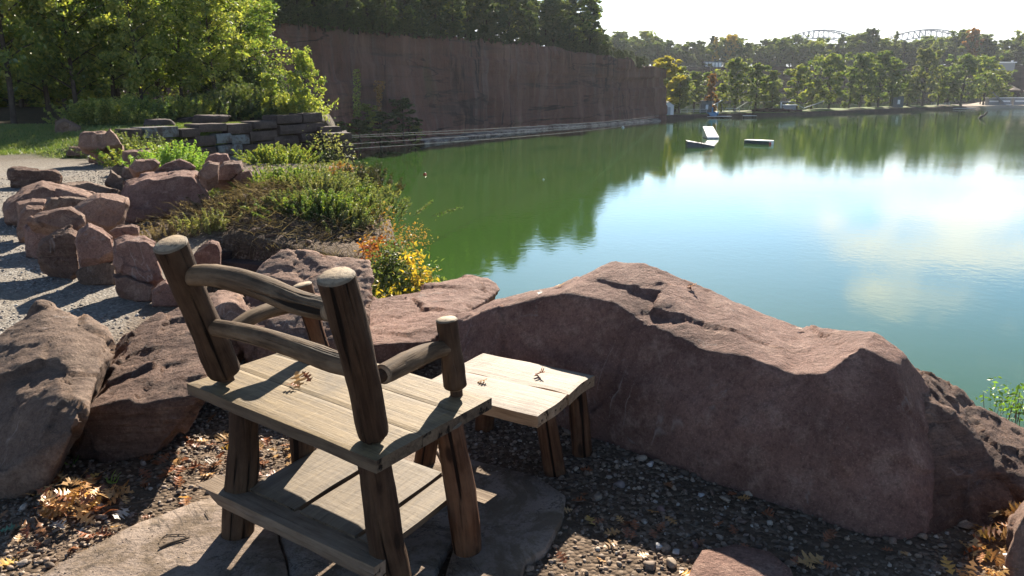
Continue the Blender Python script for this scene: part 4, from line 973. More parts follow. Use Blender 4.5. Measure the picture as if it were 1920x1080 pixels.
# drift of leaves below the left boulders
for i in range(95):
    u = lr.gauss(140, 42); v = lr.gauss(930, 24); k = math.exp(-((u-140)/55)**2-((v-925)/30)**2)
    lpx(u, v, lr.uniform(.05, .085), lr.choice(['oak_tan', 'oak_tan', 'oak_tan', 'oak_yellow', 'oak_rust']), 'tan oak leaf in the heap below the two left boulders', .02+.11*k*lr.random()**.6, 'leaves heaped below the left boulders', .7)
for i in range(70):
    u = lr.uniform(1770, 1930); v = lr.uniform(940, 1090)
    if u < 1950-(v-900)*1.15: u = 1880+lr.uniform(-40, 30)
    lpx(u, v, lr.uniform(.045, .075), lr.choice(['oak_tan', 'oak_yellow', 'oak_tan', 'oak_rust']), 'orange tan oak leaf drifted against the bottom right rock', .012+.06*lr.random(), 'leaves drifted against the bottom right rock', .8)
for i in range(75):
    lpx(lr.uniform(250, 600), lr.gauss(855, 34), lr.uniform(.05, .075), lr.choice(['oak_rust', 'oak_tan', 'oak_rust', 'oak_rust']), 'brown oak leaf in the shaded litter behind the chair legs', .014, 'leaves littered behind the chair legs', .4)
for i in range(34):
    lpx(lr.uniform(0, 430), lr.uniform(915, 1060), lr.uniform(.04, .065), lr.choice(['oak_tan', 'oak_rust']), 'brown oak leaf scattered on gravel left of the flagstones', .014, 'leaves scattered left of the flagstones', .4)
for a in [(228,962,.085,'oak_pale','bleached cream oak leaf at the lower edge of the leaf heap'), (400,900,.10,'oak_pale','large white bleached leaf beside the rear left leg'), (398,868,.08,'oak_pale','bleached leaf just above the large white leaf'), (428,835,.07,'oak_yellow','bright orange leaf in shade beside the rear left leg'),
          (345,932,.055,'oak_yellow','small orange leaf on gravel above the flagstone'), (20,990,.07,'oak_green','green fallen leaf near the left edge'), (42,985,.06,'oak_rust','red leaf touching the green fallen leaf'), (12,1055,.08,'oak_yellow','yellow leaf at the bottom left corner'),
          (110,985,.075,'oak_pale','pale leaf lying on gravel under the leaf heap'), (195,1000,.06,'oak_rust','rust leaf by the upper edge of the flagstone'),
          (1040,928,.06,'oak_rust','rust oak leaf at the right tip of the shaded flagstone'), (1085,938,.06,'oak_rust','red brown leaf curled beside the shaded flagstone'), (1108,975,.065,'oak_yellow','yellow tan upright leaf in the shaded gravel'), (1148,998,.065,'oak_tan','tan leaf near the sunlit gravel edge'), (1145,1020,.06,'oak_tan','tan leaf just below another tan leaf'),
          (1225,1000,.055,'oak_rust','pink rust leaf between stones'), (1258,975,.06,'oak_tan','orange leaf above the white stones'), (1375,992,.055,'oak_rust','orange leaf on dark soil above the flat purple stone'), (1440,963,.065,'oak_rust','rust leaf at the foot of the giant boulder beside a twig'), (1520,1050,.11,'oak_tan','large tan oak leaf near the bottom edge right of the flat stone'),
          (1290,1075,.07,'oak_yellow','yellow leaf touching the flat purple stone'), (1100,880,.06,'oak_rust','dark red leaf behind the near stool leg'), (1062,955,.05,'oak_tan','small leaf on the flagstone corner'), (1560,1000,.05,'oak_rust','small rust leaf in the shadow under the giant boulder'), (1205,1040,.05,'oak_tan','tan leaf half in sun beside pebbles')]:
    lpx(*a)
def lon(u, v, z, s, key, lab): leaf(G(u, v, z), s, key, lab, None, .5)
lon(558, 712, SZ+.02, .085, 'oak_tan', 'curled tan leaf on the chair seat'); lon(575, 706, SZ+.018, .06, 'oak_rust', 'rust leaf touching the curled leaf on the seat'); lon(548, 722, SZ+.015, .05, 'oak_rust', 'small leaf on the seat nearest the shadow')
lon(1013, 700, TZ+.012, .075, 'oak_rust', 'rust oak leaf flat on the stool top'); lon(905, 713, TZ+.012, .05, 'oak_tan', 'small leaf on the stool top near the chair arm')
dgx = bpy.context.evaluated_depsgraph_get()
def on_big(u, v, s, key, lab):
    mi_ = big.matrix_world.inverted() if False else Matrix.Translation(-big.location); d = ray(u, v)
    ok, loc, nrm, _ = big.ray_cast(mi_ @ Vector((0, 0, HC)), d)
    if ok: leaf(loc+Vector(big.location)+Vector((0, 0, .012)), s, key, lab, None, .6)
bpy.context.view_layer.update()
on_big(1296, 541, .08, 'oak_rust', 'rust oak leaf standing on top of the giant boulder'); on_big(1050, 538, .06, 'oak_tan', 'tan leaf at the left shoulder of the giant boulder'); on_big(1012, 552, .05, 'oak_pale', 'pale leaf at the far left of the giant boulder top'); on_big(1500, 621, .04, 'oak_pale', 'tiny pale leaf on the right shoulder of the giant boulder')
# twigs
def twig(pix, z, r_, lab, zs=None):
    mb = MB(); mb.tube([G(u, v, z+(zs[i] if zs else 0)) for i, (u, v) in enumerate(pix)], [r_, r_*.9, r_*.6], n=6, capmi=0, sub=3, wob=.2)
    tag(mb.build('twig', M['twig'], smooth=True, origin=G(*pix[0], z)), lab, 'twig')
twig([(300,1027),(320,1018),(355,1008)], .036, .005, 'thick dark twig on the pale flagstone')
twig([(298,1018),(310,1004),(345,1002),(350,1008)], .034, .002, 'thin curved twig beside the thick dark twig')
twig([(385,960),(392,972)], .034, .002, 'tiny twig near the rear left leg')
twig([(1420,945),(1450,978),(1500,1018)], .02, .002, 'long thin twig on the gravel below the giant boulder')
twig([(200,952),(240,945),(290,935)], .02, .003, 'straight twig leading away from the leaf heap')
for i in range(34):
    lpx(lr.uniform(1050, 1750), lr.uniform(900, 1075), lr.uniform(.035, .06), lr.choice(['oak_tan', 'oak_rust', 'oak_rust']), 'small oak leaf on the shaded gravel in front of the giant boulder', .014, 'leaves scattered before the giant boulder', .4)
# ------------------------------------------------------------------ foliage
def leaves_mesh(name, C, S, seed, up=.4, asp=.6, mat=None):
    g = np.random.default_rng(seed); n = len(C)
    nrm = g.normal(size=(n, 3)); nrm[:, 2] = np.abs(nrm[:, 2])+up; nrm /= np.linalg.norm(nrm, axis=1, keepdims=True)
    t_ = np.cross(nrm, g.normal(size=(n, 3))); t_ /= np.linalg.norm(t_, axis=1, keepdims=True); b = np.cross(nrm, t_)
    s = (S*g.uniform(.6, 1.3, n))[:, None]
    q = np.stack([C-t_*s, C+b*s*asp+nrm*s*.15, C+t_*s, C-b*s*asp+nrm*s*.15], 1)
    me = npmesh(name, q.reshape(-1, 3), np.arange(4*n).reshape(-1, 4))
    me.polygons.foreach_set('use_smooth', [False]*n)
    return me
def blade_mesh(name, B, T, w, seed):
    g = np.random.default_rng(seed); n = len(B); d = T-B; sd = np.cross(d, g.normal(size=(n, 3))); sd /= np.linalg.norm(sd, axis=1, keepdims=True)+1e-9
    w = np.asarray(w).reshape(-1, 1)*np.ones((n, 1)); bend = g.normal(size=(n, 3))*np.linalg.norm(d, axis=1, keepdims=True)*.08
    mdl = (B+T)/2+bend
    V = np.stack([B-sd*w, B+sd*w, mdl-sd*w*.8, mdl+sd*w*.8, T-sd*w*.2, T+sd*w*.2], 1); i = (np.arange(n)*6)[:, None]
    Fc = np.concatenate([i+np.array([[0, 1, 3, 2]]), i+np.array([[2, 3, 5, 4]])], 0)
    return npmesh(name, V.reshape(-1, 3), Fc)
def tree_parts(seed, H, cr, cb, nl, ls, shape='round', trunk_r=None, gappy=.5, clumps=90):
    """H height, cr crown radius, cb height where the crown starts, nl leaves of size ls"""
    g = np.random.default_rng(seed); r = random.Random(seed); mb = MB(); tr = trunk_r or H*.018
    lean = Vector((r.uniform(-.04, .04), r.uniform(-.04, .04), 0)); spine = [Vector((0, 0, -.3))]+[Vector((lean.x*h*H+r.uniform(-.02, .02)*H*.5, lean.y*h*H+r.uniform(-.02, .02)*H*.5, h*H)) for h in (.2, .4, .6, .8, .96)]
    mb.tube(spine, [tr*1.25, tr, tr*.8, tr*.55, tr*.3, tr*.1], n=8, capmi=0, caps=False, sub=2, wob=.12, seed=seed)
    cl = []
    nlimb = max(6, clumps//5)
    for k in range(nlimb):
        f = (k+.5)/nlimb; z = cb*.85+(H*.95-cb*.85)*f**.9; ft = (z-cb)/(H-cb)
        if shape == 'round': wdt = cr*math.sqrt(max(.06, 1-(2*max(ft, 0)-.85)**2/1.35))
        elif shape == 'cone': wdt = cr*(1.05-ft)**.8
        else: wdt = cr*(.55+.45*math.sin(math.pi*min(1, ft*.9+.15)))
        a = k*2.4+r.uniform(-.5, .5); L = wdt*r.uniform(.7, 1.08); i = min(4, int(z/H*5)); base = Vector((lean.x*z, lean.y*z, z-L*.25))
        tip = base+Vector((math.cos(a)*L, math.sin(a)*L, L*(.45 if shape != 'cone' else .1)))
        md = base.lerp(tip, .5)+Vector((0, 0, L*.08)); mb.tube([base, md, tip], [tr*.4*(1-.5*f), tr*.25*(1-.5*f), tr*.07], n=5, capmi=0, caps=False, sub=2)
        m = max(3, int(clumps/nlimb))
        for j in range(m):
            q = base.lerp(tip, r.uniform(.35, 1.05)); cl.append((q.x+r.gauss(0, cr*.13), q.y+r.gauss(0, cr*.13), q.z+r.gauss(0, cr*.12), r.uniform(.55, 1.25)))
    for j in range(clumps//6):
        cl.append((lean.x*H+r.gauss(0, cr*.16), lean.y*H+r.gauss(0, cr*.16), H*r.uniform(.84, 1.0), .7))
    cl = np.array(cl); k = g.integers(0, len(cl), nl); c = cl[k]
    d = g.normal(size=(nl, 3)); d /= np.linalg.norm(d, axis=1, keepdims=True); rr = g.uniform(0, 1, (nl, 1))**.7*cr*.22*c[:, 3:4]
    P = c[:, :3]+d*rr*np.array([[1.1, 1.1, .7]])
    return mb, P, g.uniform(.7, 1.2, nl)*ls
TREES = {}
def make_tree(key, leafmat, seed, H, cr, cb, nl, ls, **k):
    mb, P, S = tree_parts(seed, H, cr, cb, nl, ls, **k); root = empty(k.get('nm', 'tree'), (0, 0, -500))
    tk = mb.build('trunk', M['bark'], root, smooth=True); cw = link('crown', leaves_mesh('crown', P, S, seed+1), M[leafmat], root)
    TREES[key] = root; root['used'] = 0; return root
def put(key, loc, H=None, label='', group=None, name='tree', cat='tree', rz=None, sx=1.0, mat=None):
    src = TREES[key]; 
    if H is None: s = 1
    else: s = H/src['h']
    if not src['used']: o = src; src['used'] = 1
    else: o = copy_tree(src)
    o.name = name; o.location = loc; o.rotation_euler = (0, 0, rz if rz is not None else rnd.uniform(0, 6.28)); o.scale = (s*sx, s*sx, s)
    for p in ('label', 'category', 'group'):
        if p in o: del o[p]
    tag(o, label, cat, group)
    for ch in o.children:
        if ch.name.startswith('crown'):
            if not mat: ch.material_slots[0].link = 'DATA'
            else:
                ch.material_slots[0].link = 'OBJECT'; ch.material_slots[0].material = M[mat]
    return o
def mk(key, lm, seed, H, cr, cb, nl, ls, **k):
    make_tree(key, lm, seed, H, cr, cb, nl, ls, **k)['h'] = H
for i in range(4): mk(f'near{i}', ['leaf_bright', 'leaf_mid', 'leaf_bright', 'leaf_mid'][i], 40+i, 6.0, [2.0, 2.2, 1.7, 2.4][i], [1.1, 1.9, .9, 1.8][i], 10500, .085, clumps=[110, 130, 100, 120][i], trunk_r=.085)
mk('sapling', 'leaf_bright', 50, 2.2, .85, .35, 3000, .075, clumps=110, trunk_r=.03)
for i in range(3): mk(f'tall{i}', 'leaf_dark', 60+i, 9.0, 2.6, 2.0, 9000, .16, clumps=90, trunk_r=.13)
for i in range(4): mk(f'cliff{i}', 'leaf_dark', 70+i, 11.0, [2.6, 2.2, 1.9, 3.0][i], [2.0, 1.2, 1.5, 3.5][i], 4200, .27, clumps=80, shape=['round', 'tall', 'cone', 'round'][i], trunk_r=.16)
for i in range(5): mk(f'far{i}', 'leaf_far', 80+i, 12.0, [4.0, 3.2, 3.6, 2.6, 4.4][i], [2.2, 1.6, 2.6, 1.2, 2.0][i], 4200, .36, clumps=[110, 80, 95, 70, 120][i], shape=['round', 'round', 'tall', 'cone', 'round'][i], trunk_r=.24)
# ---- woods on the left
def hzz(x, y): return hz(x, y)
def at_uY(u, Y): return Vector(((u-960)/F*Y*1.02, Y, 0))
near = [ (430, 28.5, 4.6, 1, .95, 'near0', 'leaf_bright', 'bright yellow green tree on the right of the woods above the block wall'),
 (590, 26.9, 2.1, 1, .75, 'sapling', None, 'small sapling on the corner of the block wall'),
 (527, 27.6, 1.4, 1, .8, 'sapling', 'leaf_mid', 'low leafy sapling just behind the wall left of the corner sapling'),
 (370, 29.5, 4.6, 1, .9, 'near1', 'leaf_mid', 'full green tree with dark straight trunk above the low part of the wall'),
 (300, 27.0, 4.9, 1, .8, 'near2', 'leaf_bright', 'sunlit yellowish tree behind the left end of the block wall'),
 (245, 29.0, 5.0, 1, 1.0, 'near3', 'leaf_mid', 'leafy tree rising behind the tall upright stone'),
 (180, 27.5, 6.0, 1, .85, 'near0', 'leaf_mid', 'slim tree directly behind the lawn'),
 (62, 25.5, 7.0, 1, .8, 'near1', 'leaf_mid', 'dark trunked tree at the lawn edge, right of two thin trunks'),
 (25, 26.5, 7.0, 1, .8, 'near3', 'leaf_mid', 'tree with thin trunk nearest the left edge of the woods'),
 (-40, 26, 7.0, 1, .9, 'near2', 'leaf_mid', 'tree leaning in from beyond the left edge of the photo'),
 (130, 30.0, 6.5, 1, .9, 'near2', 'leaf_bright', 'bright crowned tree between the thin trunks and the tall stone'),
 (480, 31.5, 4.3, 1, 1.1, 'near1', 'leaf_mid', 'dark rounded tree behind the bright tree by the wall corner'),
 (330, 32.0, 6.0, 1, 1.0, 'near0', 'leaf_bright', 'lime tree standing one row back in the middle of the woods')]
for u, Y, H, _, sx, key, mt, lab in near:
    p = at_uY(u, Y); p.z = hzz(p.x, p.y)-.05; put(key, p, H, lab, 'trees of the near woods', 'broadleaf_tree', mat=mt, sx=sx)
for i in range(18):
    u = rnd.uniform(-160, 500); Y = rnd.uniform(36, 48); p = at_uY(u, Y)
    if polysd(np.array([p.x]), np.array([p.y]), plat)[0] < .6: continue
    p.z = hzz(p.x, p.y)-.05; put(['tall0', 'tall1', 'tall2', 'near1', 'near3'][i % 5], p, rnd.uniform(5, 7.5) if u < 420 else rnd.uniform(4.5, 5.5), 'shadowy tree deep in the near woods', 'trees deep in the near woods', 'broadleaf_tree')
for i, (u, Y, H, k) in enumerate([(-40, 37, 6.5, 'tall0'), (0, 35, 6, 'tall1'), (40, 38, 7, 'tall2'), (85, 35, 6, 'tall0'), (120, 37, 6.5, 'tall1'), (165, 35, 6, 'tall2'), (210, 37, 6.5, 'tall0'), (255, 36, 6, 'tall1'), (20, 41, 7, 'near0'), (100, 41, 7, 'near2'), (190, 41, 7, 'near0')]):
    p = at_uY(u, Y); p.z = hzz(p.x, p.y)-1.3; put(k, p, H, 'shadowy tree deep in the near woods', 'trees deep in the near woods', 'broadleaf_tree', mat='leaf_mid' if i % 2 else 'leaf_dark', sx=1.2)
# ---- bushes
def bush(name, c, rx, ry, h, nst, lpt, ls, mat, label, seed, cat='bush', tilt=.5, group=None, stemmat='twig'):
    g = np.random.default_rng(seed); n = nst
    bx = g.normal(0, .38, n)*rx; by = g.normal(0, .38, n)*ry; B = np.stack([bx, by, np.full(n, -.05)], 1)
    hh = h*g.uniform(.55, 1.08, n)*np.clip(1-.35*(bx**2/rx**2+by**2/ry**2), .45, 1)
    T = B+np.stack([bx*tilt+g.normal(0, .12, n)*h, by*tilt+g.normal(0, .12, n)*h, hh], 1)
    f = g.uniform(.18, 1, (n, lpt, 1)); P = B[:, None]+(T-B)[:, None]*f + g.normal(0, .035, (n, lpt, 3))*h*(1.1-f*.6)
    root = empty(name, c); 
    me = blade_mesh('stem', B, T, .0035+.0*hh, seed+1); link('stems', me, M[stemmat], root)
    link('leaves', leaves_mesh('leaves', P.reshape(-1, 3), np.full(n*lpt, ls), seed+2, up=.2, asp=.38), M[mat], root)
    return tag(root, label, cat, group)
def gp(u, v, dz=0): p = G(u, v, 0); p.z = hz(p.x, p.y)+dz; return p
def pY(u, Y): x = (u-960)/F*Y*1.0; return Vector((x*1.02, Y, hz(x*1.02, Y)))
bl = [(500, 10.6, .75, .8, .40, 150, 60, .022, 'leaf_olive', 'olive weeds spreading over the left shoulder of the brush mound'),
 (560, 10.2, .7, .8, .46, 170, 60, .022, 'leaf_olive', 'largest yellow green weed clump on the ledge beside the lake'),
 (600, 11.6, .8, .9, .40, 160, 60, .024, 'leaf_olive', 'weed clump on the ledge reaching towards the reddish shrub'),
 (545, 9.5, .5, .4, .30, 100, 70, .02, 'leaf_mid', 'fresh green weeds in the middle of the brush mound'),
 (595, 9.2, .42, .4, .30, 95, 70, .02, 'leaf_olive', 'dense olive weeds above the end of the dark ledge'),
 (640, 10.6, .4, .5, .36, 90, 70, .02, 'leaf_mid', 'green weed clump leaning towards the water on the bank'),
 (610, 8.5, .5, .35, .32, 150, 70, .018, 'leaf_mid', 'low green weeds just behind the lip of the dark ledge'),
 (650, 8.4, .35, .28, .26, 150, 70, .018, 'leaf_olive', 'olive shrub spilling over the corner of the dark ledge'),
 (560, 8.6, .5, .35, .22, 130, 60, .018, 'leaf_olive', 'thin olive weeds in front of the fresh green weeds'),
 (665, 9.6, .22, .35, .28, 80, 70, .02, 'leaf_mid', 'dense shrub leaning out from the bank towards the water'),
 (640, 9.8, .45, .6, .36, 110, 60, .02, 'leaf_olive', 'small leaved shrub hanging over the dark ledge'),
 (520, 13.0, .8, .9, .22, 150, 60, .028, 'leaf_olive', 'grey green weeds in front of the block wall end'),
 (600, 14.0, .6, 1.0, .28, 130, 50, .028, 'leaf_olive', 'tall pale weeds at the water side of the block wall'),
 (622, 19, .6, 1.4, .7, 130, 60, .04, 'leaf_olive', 'straggling pale shrub climbing the stepped wall end'),
 (530, 17.5, .7, .8, .45, 120, 60, .035, 'leaf_mid', 'dusty green shrub against the shaded block wall'),
 (655, 12.4, .28, .35, .50, 60, 50, .028, 'leaf_orange', 'small orange and yellow shrub at the lake edge'),
 (648, 12.0, .22, .3, .38, 40, 40, .028, 'leaf_red', 'dark red shrub beneath the orange shrub'),
 (684, 11.6, .42, .5, .55, 130, 90, .022, 'leaf_juniper', 'dark juniper like bush leaning over the lake'),
 (700, 9.1, .5, .5, .32, 110, 50, .02, 'leaf_olive', 'thin shrub trailing off the end of the ledge'),
 (712, 7.6, .16, .2, .16, 40, 50, .020, 'leaf_red', 'red leaved vine at the corner of the dark ledge'),
 (348, 14.5, .55, .5, .66, 150, 70, .03, 'leaf_fern', 'bright green feathery bush behind the far rocks'),
 (300, 16.5, .9, .7, .5, 130, 50, .035, 'leaf_mid', 'low green weeds at the foot of the block wall'),
 (270, 19, .9, .7, .6, 130, 50, .035, 'leaf_olive', 'pale weeds behind the steep pointed rock'),
 (400, 12.6, .6, .5, .42, 100, 50, .022, 'leaf_olive', 'dry weeds between the feathery bush and the pink cap rock'),
 (320, 8.0, .4, .3, .22, 70, 40, .016, 'straw', 'dry straw tuft at the left end of the brush mound'),
 (395, 8.1, .35, .25, .26, 60, 50, .016, 'leaf_olive', 'small olive weed on the near face of the brush mound'),
 (450, 8.6, .5, .4, .2, 70, 40, .018, 'straw', 'dry seed heads along the edge of the dark ledge')]
for i, (u, Y, rx, ry, h, ns, lpt, ls, mt, lab) in enumerate(bl):
    bush('weed_clump' if 'weed' in lab else ('vine' if 'vine' in lab else 'shrub'), pY(u, Y), rx, ry, h, ns, lpt, ls, mt, lab, 200+i*3, 'shrub' if 'weed' not in lab else 'weeds', group=None)
for i in (0, 2, 3, 4, 7, 8):
    u = [200, 160, 250, 300, 345, 120, 90, 400, 230][i]; Y = [23.5, 24, 23.8, 24.6, 25.4, 25, 26, 27, 25][i]
    p = pY(u, Y); bush('undergrowth_shrub', p, .8, .7, .85, 80, 50, .055, 'leaf_mid' if i % 2 else 'leaf_bright', ['leafy shrub right of the tall upright stone', 'low shrub at the left foot of the woods', 'leafy shrub over the left wall end', 'bright shrub between trunks on the wall', 'shrub at the foot of the dark straight trunk', 'shrub behind the dark square block', 'thin shrub behind the lawn', 'shaded shrub on the terrace behind the wall', 'bright shrub close behind the steep pointed rock'][i], 300+i*3, 'shrub', group='undergrowth shrubs at the edge of the woods')
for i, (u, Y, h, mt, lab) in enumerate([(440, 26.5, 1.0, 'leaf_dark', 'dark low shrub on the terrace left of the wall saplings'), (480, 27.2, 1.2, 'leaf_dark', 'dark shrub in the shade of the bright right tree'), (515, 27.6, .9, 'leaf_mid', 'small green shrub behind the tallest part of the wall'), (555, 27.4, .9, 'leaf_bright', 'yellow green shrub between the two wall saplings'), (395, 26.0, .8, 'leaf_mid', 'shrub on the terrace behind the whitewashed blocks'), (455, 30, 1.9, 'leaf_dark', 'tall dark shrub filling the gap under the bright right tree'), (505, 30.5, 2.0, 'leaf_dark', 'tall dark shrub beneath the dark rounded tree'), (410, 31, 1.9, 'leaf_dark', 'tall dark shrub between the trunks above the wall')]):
    bush('undergrowth_shrub', pY(u, Y), 1.2, .9, h, 110, 60, .06, mt, lab, 400+i*3, 'shrub', group='undergrowth shrubs at the edge of the woods')
# shrub growing on the slope below the platform: yellow, red and green against the water
def slope_bush(pxs, Y, n, spread, mat, label, seed, ls=.02, name='shrub'):
    g = np.random.default_rng(seed); cs = np.array([tuple(W(u, v, Y+g.uniform(-.25, .25))) for u, v in pxs]); k = g.integers(0, len(cs), n)
    base = Vector((float(cs[:, 0].mean()), Y+.1, -1.5)); C = cs[k]+g.normal(0, 1, (n, 3))*spread-np.array(base)
    root = empty(name, base); link('leaves', leaves_mesh('leaves', C, np.full(n, ls), seed, .2, .5), M[mat], root)
    T = cs-np.array(base); B = g.normal(0, .12, T.shape); T = np.repeat(T, 3, 0)+g.normal(0, spread*.8, (len(T)*3, 3)); B = np.repeat(B, 3, 0)
    link('stems', blade_mesh('stems', B, T, .006, seed+1), M['twig'], root); return tag(root, label, 'shrub')
slope_bush([(735,545),(720,520),(770,540),(755,500),(740,480),(790,545),(745,560),(710,560),(780,520),(725,500),(765,565),(800,555)], 6.2, 5200, .08, 'leaf_olive', 'olive green shrub hanging down to the water behind the rocks', 501)
slope_bush([(780,500),(795,515),(772,485),(800,530),(785,520),(770,480)], 5.9, 200, .05, 'leaf_yellow', 'bright yellow leaves on the outer twigs beside the lake', 502, .022)
slope_bush([(715,555),(745,560),(775,555),(800,548),(730,550)], 5.7, 200, .05, 'leaf_yellow', 'yellow and orange leaves just above the long flat rock', 503, .02)
slope_bush([(705,470),(695,462),(700,490),(712,480),(708,500),(690,470)], 7.0, 520, .045, 'leaf_red', 'red vine leaves hanging off the dark ledge corner', 504, .022, 'vine')
slope_bush([(740,430),(760,440),(720,420),(700,400),(780,430),(790,450),(725,445),(745,460),(765,465)], 8.6, 700, .07, 'leaf_orange', 'thin twiggy shrub with rusty leaves against the green water', 505, .016)
slope_bush([(1870,745),(1885,760),(1860,735),(1900,750),(1915,765),(1905,780),(1895,735),(1918,740)], 3.9, 260, .03, 'leaf_fern', 'small green plant beyond the rock at the right edge', 506, .014, 'plant')
slope_bush([(615,300),(625,285),(640,310),(632,330),(650,335),(612,275)], 24.5, 1300, .28, 'leaf_olive', 'pale climbing shrub on the wall end against the water', 507, .05)
slope_bush([(592,215),(600,200),(575,205)], 26.4, 300, .2, 'leaf_bright', 'leafy shoot at the very corner of the block wall', 508, .06)
# ---- brush heap
g = np.random.default_rng(77); n = 7000
X = g.normal(-2.5, .8, n); Y = g.normal(8.9, .7, n); m = (Y > 8.05-(X+3.1)*.5) & (polysd(X, Y, plat) > .05) & (X > -4.2); X, Y = X[m], Y[m]; n = len(X)
B = np.stack([X, Y, height(X, Y)+g.uniform(0, .10, n)], 1); a = g.uniform(0, 6.28, n); L = g.uniform(.04, .22, n)
T = B+np.stack([np.cos(a)*L, np.sin(a)*L, g.uniform(-.03, .10, n)], 1)
tag(link('brush_litter', blade_mesh('brush_litter', B, T, g.uniform(.001, .004, n), 78), M['straw']), 'heap of dry sticks and dead stalks on top of the dark ledge', 'brush', kind='stuff')
nb_ = 900; X = g.normal(-2.4, .8, nb_); Y = g.normal(9.1, .8, nb_); m = (polysd(X, Y, plat) > .1) & (Y > 8.1-(X+3.1)*.5); X, Y = X[m], Y[m]
tag(pebbles('clods', np.stack([X, Y, height(X, Y)+.01], 1), g.uniform(.015, .075, len(X)), M['rock_grey'], 79, True, .6), 'broken stone and earth clods in the brush heap', 'rubble', kind='stuff')
# fallen straw along ledge edge
n = 900; X = g.uniform(-3.1, -1.1, n); Y = 8.05-(X+3.15)*.52+g.uniform(-.03, .2, n)
B = np.stack([X, Y, np.full(n, 0.02)], 1); T = B+np.stack([g.normal(0, .06, n), g.normal(-.05, .06, n), g.uniform(-.14, .12, n)], 1)
tag(link('dry_grass', blade_mesh('dry_grass', B, T, .0025, 81), M['straw']), 'dry grass hanging over the lip of the dark ledge', 'grass', kind='stuff')
# lawn
n = 32000; X = g.uniform(-16, -7.4, n); Y = g.uniform(18.6, 24.5, n); mk_ = (vn(X, Y, .5, 3)*1.5+Y > 19) & (X > -.7*Y) ; X, Y = X[mk_], Y[mk_]; n = len(X)
B = np.stack([X, Y, height(X, Y)-.005], 1); T = B+np.stack([g.normal(0, .03, n), g.normal(0, .03, n), g.uniform(.03, .085, n)], 1)
M['lawn'] = leaf_mat('lawn_blade', [(.05,.10,.02), (.09,.16,.03), (.14,.21,.04), (.22,.24,.06)], .4)
tag(link('lawn_grass', blade_mesh('lawn_grass', B, T, .008, 82), M['lawn']), 'short green grass of the lawn patch before the woods', 'grass', kind='stuff')
# little green shoots by the leaf heap
for (u, v, h, lab) in [(135, 872, .05, 'yellow green shoot between the two left boulders'), (210, 905, .05, 'single grass tuft right of the leaf heap')]:
    c = G(u, v, 0); g2 = np.random.default_rng(int(u)); B = g2.normal(0, .006, (9, 3)); B[:, 2] = 0; T = B+np.stack([g2.normal(0, .03, 9), g2.normal(0, .03, 9), g2.uniform(.4, 1, 9)*h], 1)
    o = link('grass_tuft', blade_mesh('grass_tuft', B, T, .003, 5), M['leaf_fern']); o.location = c; tag(o, lab, 'grass')
# ---- trees on the main cliff
for i in range(165):
    u = 470+ (1222-470)*((i*0.618) % 1.0); p = at_cliff(u) if u > 600 else at_cliff(600)-Vector(((600-u)*.045, (600-u)*.11, 0))
    q = at_cliff(min(1234, max(u, 600)+12)); tg = Vector((q.x-p.x, q.y-p.y, 0)).normalized() if u > 600 else Vector((.3, .95, 0)); nr = Vector((-tg.y, tg.x, 0))
    row = i % 5; off = 1.6+row*2.6+rnd.uniform(-1, 1); pos = Vector((p.x, p.y, 0))+nr*off; top = p.z
    H = rnd.uniform(7.5, 12) if row else rnd.uniform(3.0, 7)
    if u > 1140: H *= .85
    if u > 1165: H *= .75
    if u > 1190: H *= .5
    if u > 1210 and off > 4: continue
    pos.z = top-.5+.02*off
    put(f'cliff{rnd.randrange(4)}', pos, H, 'dark green tree in the wood on top of the quarry cliff', 'trees on the quarry cliff', 'cliff_tree', sx=rnd.uniform(.85, 1.25), mat='leaf_mid' if rnd.random() < .12 else None)
for i in range(120):                     # low shrubs spilling over the rim
    u = 505+ 700*i/119+rnd.uniform(-4, 4); p = at_cliff(max(600, u)) if u > 600 else at_cliff(600)-Vector(((600-u)*.045, (600-u)*.11, 0)); pos = Vector((p.x-.5, p.y+.2, p.z-rnd.uniform(.1, .6)))
    put('far3' if i % 2 else 'cliff1', pos, rnd.uniform(1.3, 2.6), 'low dark shrub on the rim of the quarry cliff', 'shrubs along the cliff rim', 'rim_shrub', 'shrub', sx=1.7, mat='leaf_dark')
for (u, zz, H, mt, lab, sx) in [(660, -.3, 2.4, 'leaf_dark', 'dark bush at the foot of the cliff nearest the wall', 1.9), (705, -.5, 3.0, 'leaf_dark', 'broad dark bush at the cliff foot', 2.0), (745, 0, 3.6, 'leaf_dark', 'tall dark bush at the cliff foot where the pale ledge begins', 1.4),
   (680, 1.5, 2.2, 'leaf_mid', 'small bush clinging low on the cliff', 1.5), (765, -.4, 1.8, 'leaf_mid', 'pale green bush beside the pale ledge', 1.6), (625, -.6, 2.6, 'leaf_dark', 'bush in shadow at the left foot of the cliff', 2.0)]:
    p = at_cliff(u); put('cliff1', Vector((p.x+.8, p.y-.8, ZW+.3+zz)), H*1.45, lab, None, 'cliff_shrub', 'shrub', sx=sx*1.25, mat=mt)
def vine(u0, u1, v0, v1, n, mat, lab, seed):
    g = np.random.default_rng(seed); C = []
    for _ in range(n):
        u = g.uniform(u0, u1); v = g.uniform(v0, v1); p = at_cliff(u); C.append(tuple(W(u, v, p.y-.9-g.uniform(0, .5))))
    C = np.array(C); c = C.mean(0); o = link('vine', leaves_mesh('vine', C-c, np.full(n, .13), seed), M[mat]); o.location = c; tag(o, lab, 'vine')
vine(662, 676, 130, 220, 420, 'leaf_mid', 'green vine hanging down the cliff', 601); vine(706, 716, 158, 232, 300, 'leaf_orange', 'rust coloured vine hanging down the cliff', 602); vine(700, 722, 152, 172, 120, 'leaf_orange', 'spreading top of the rusty vine', 603)
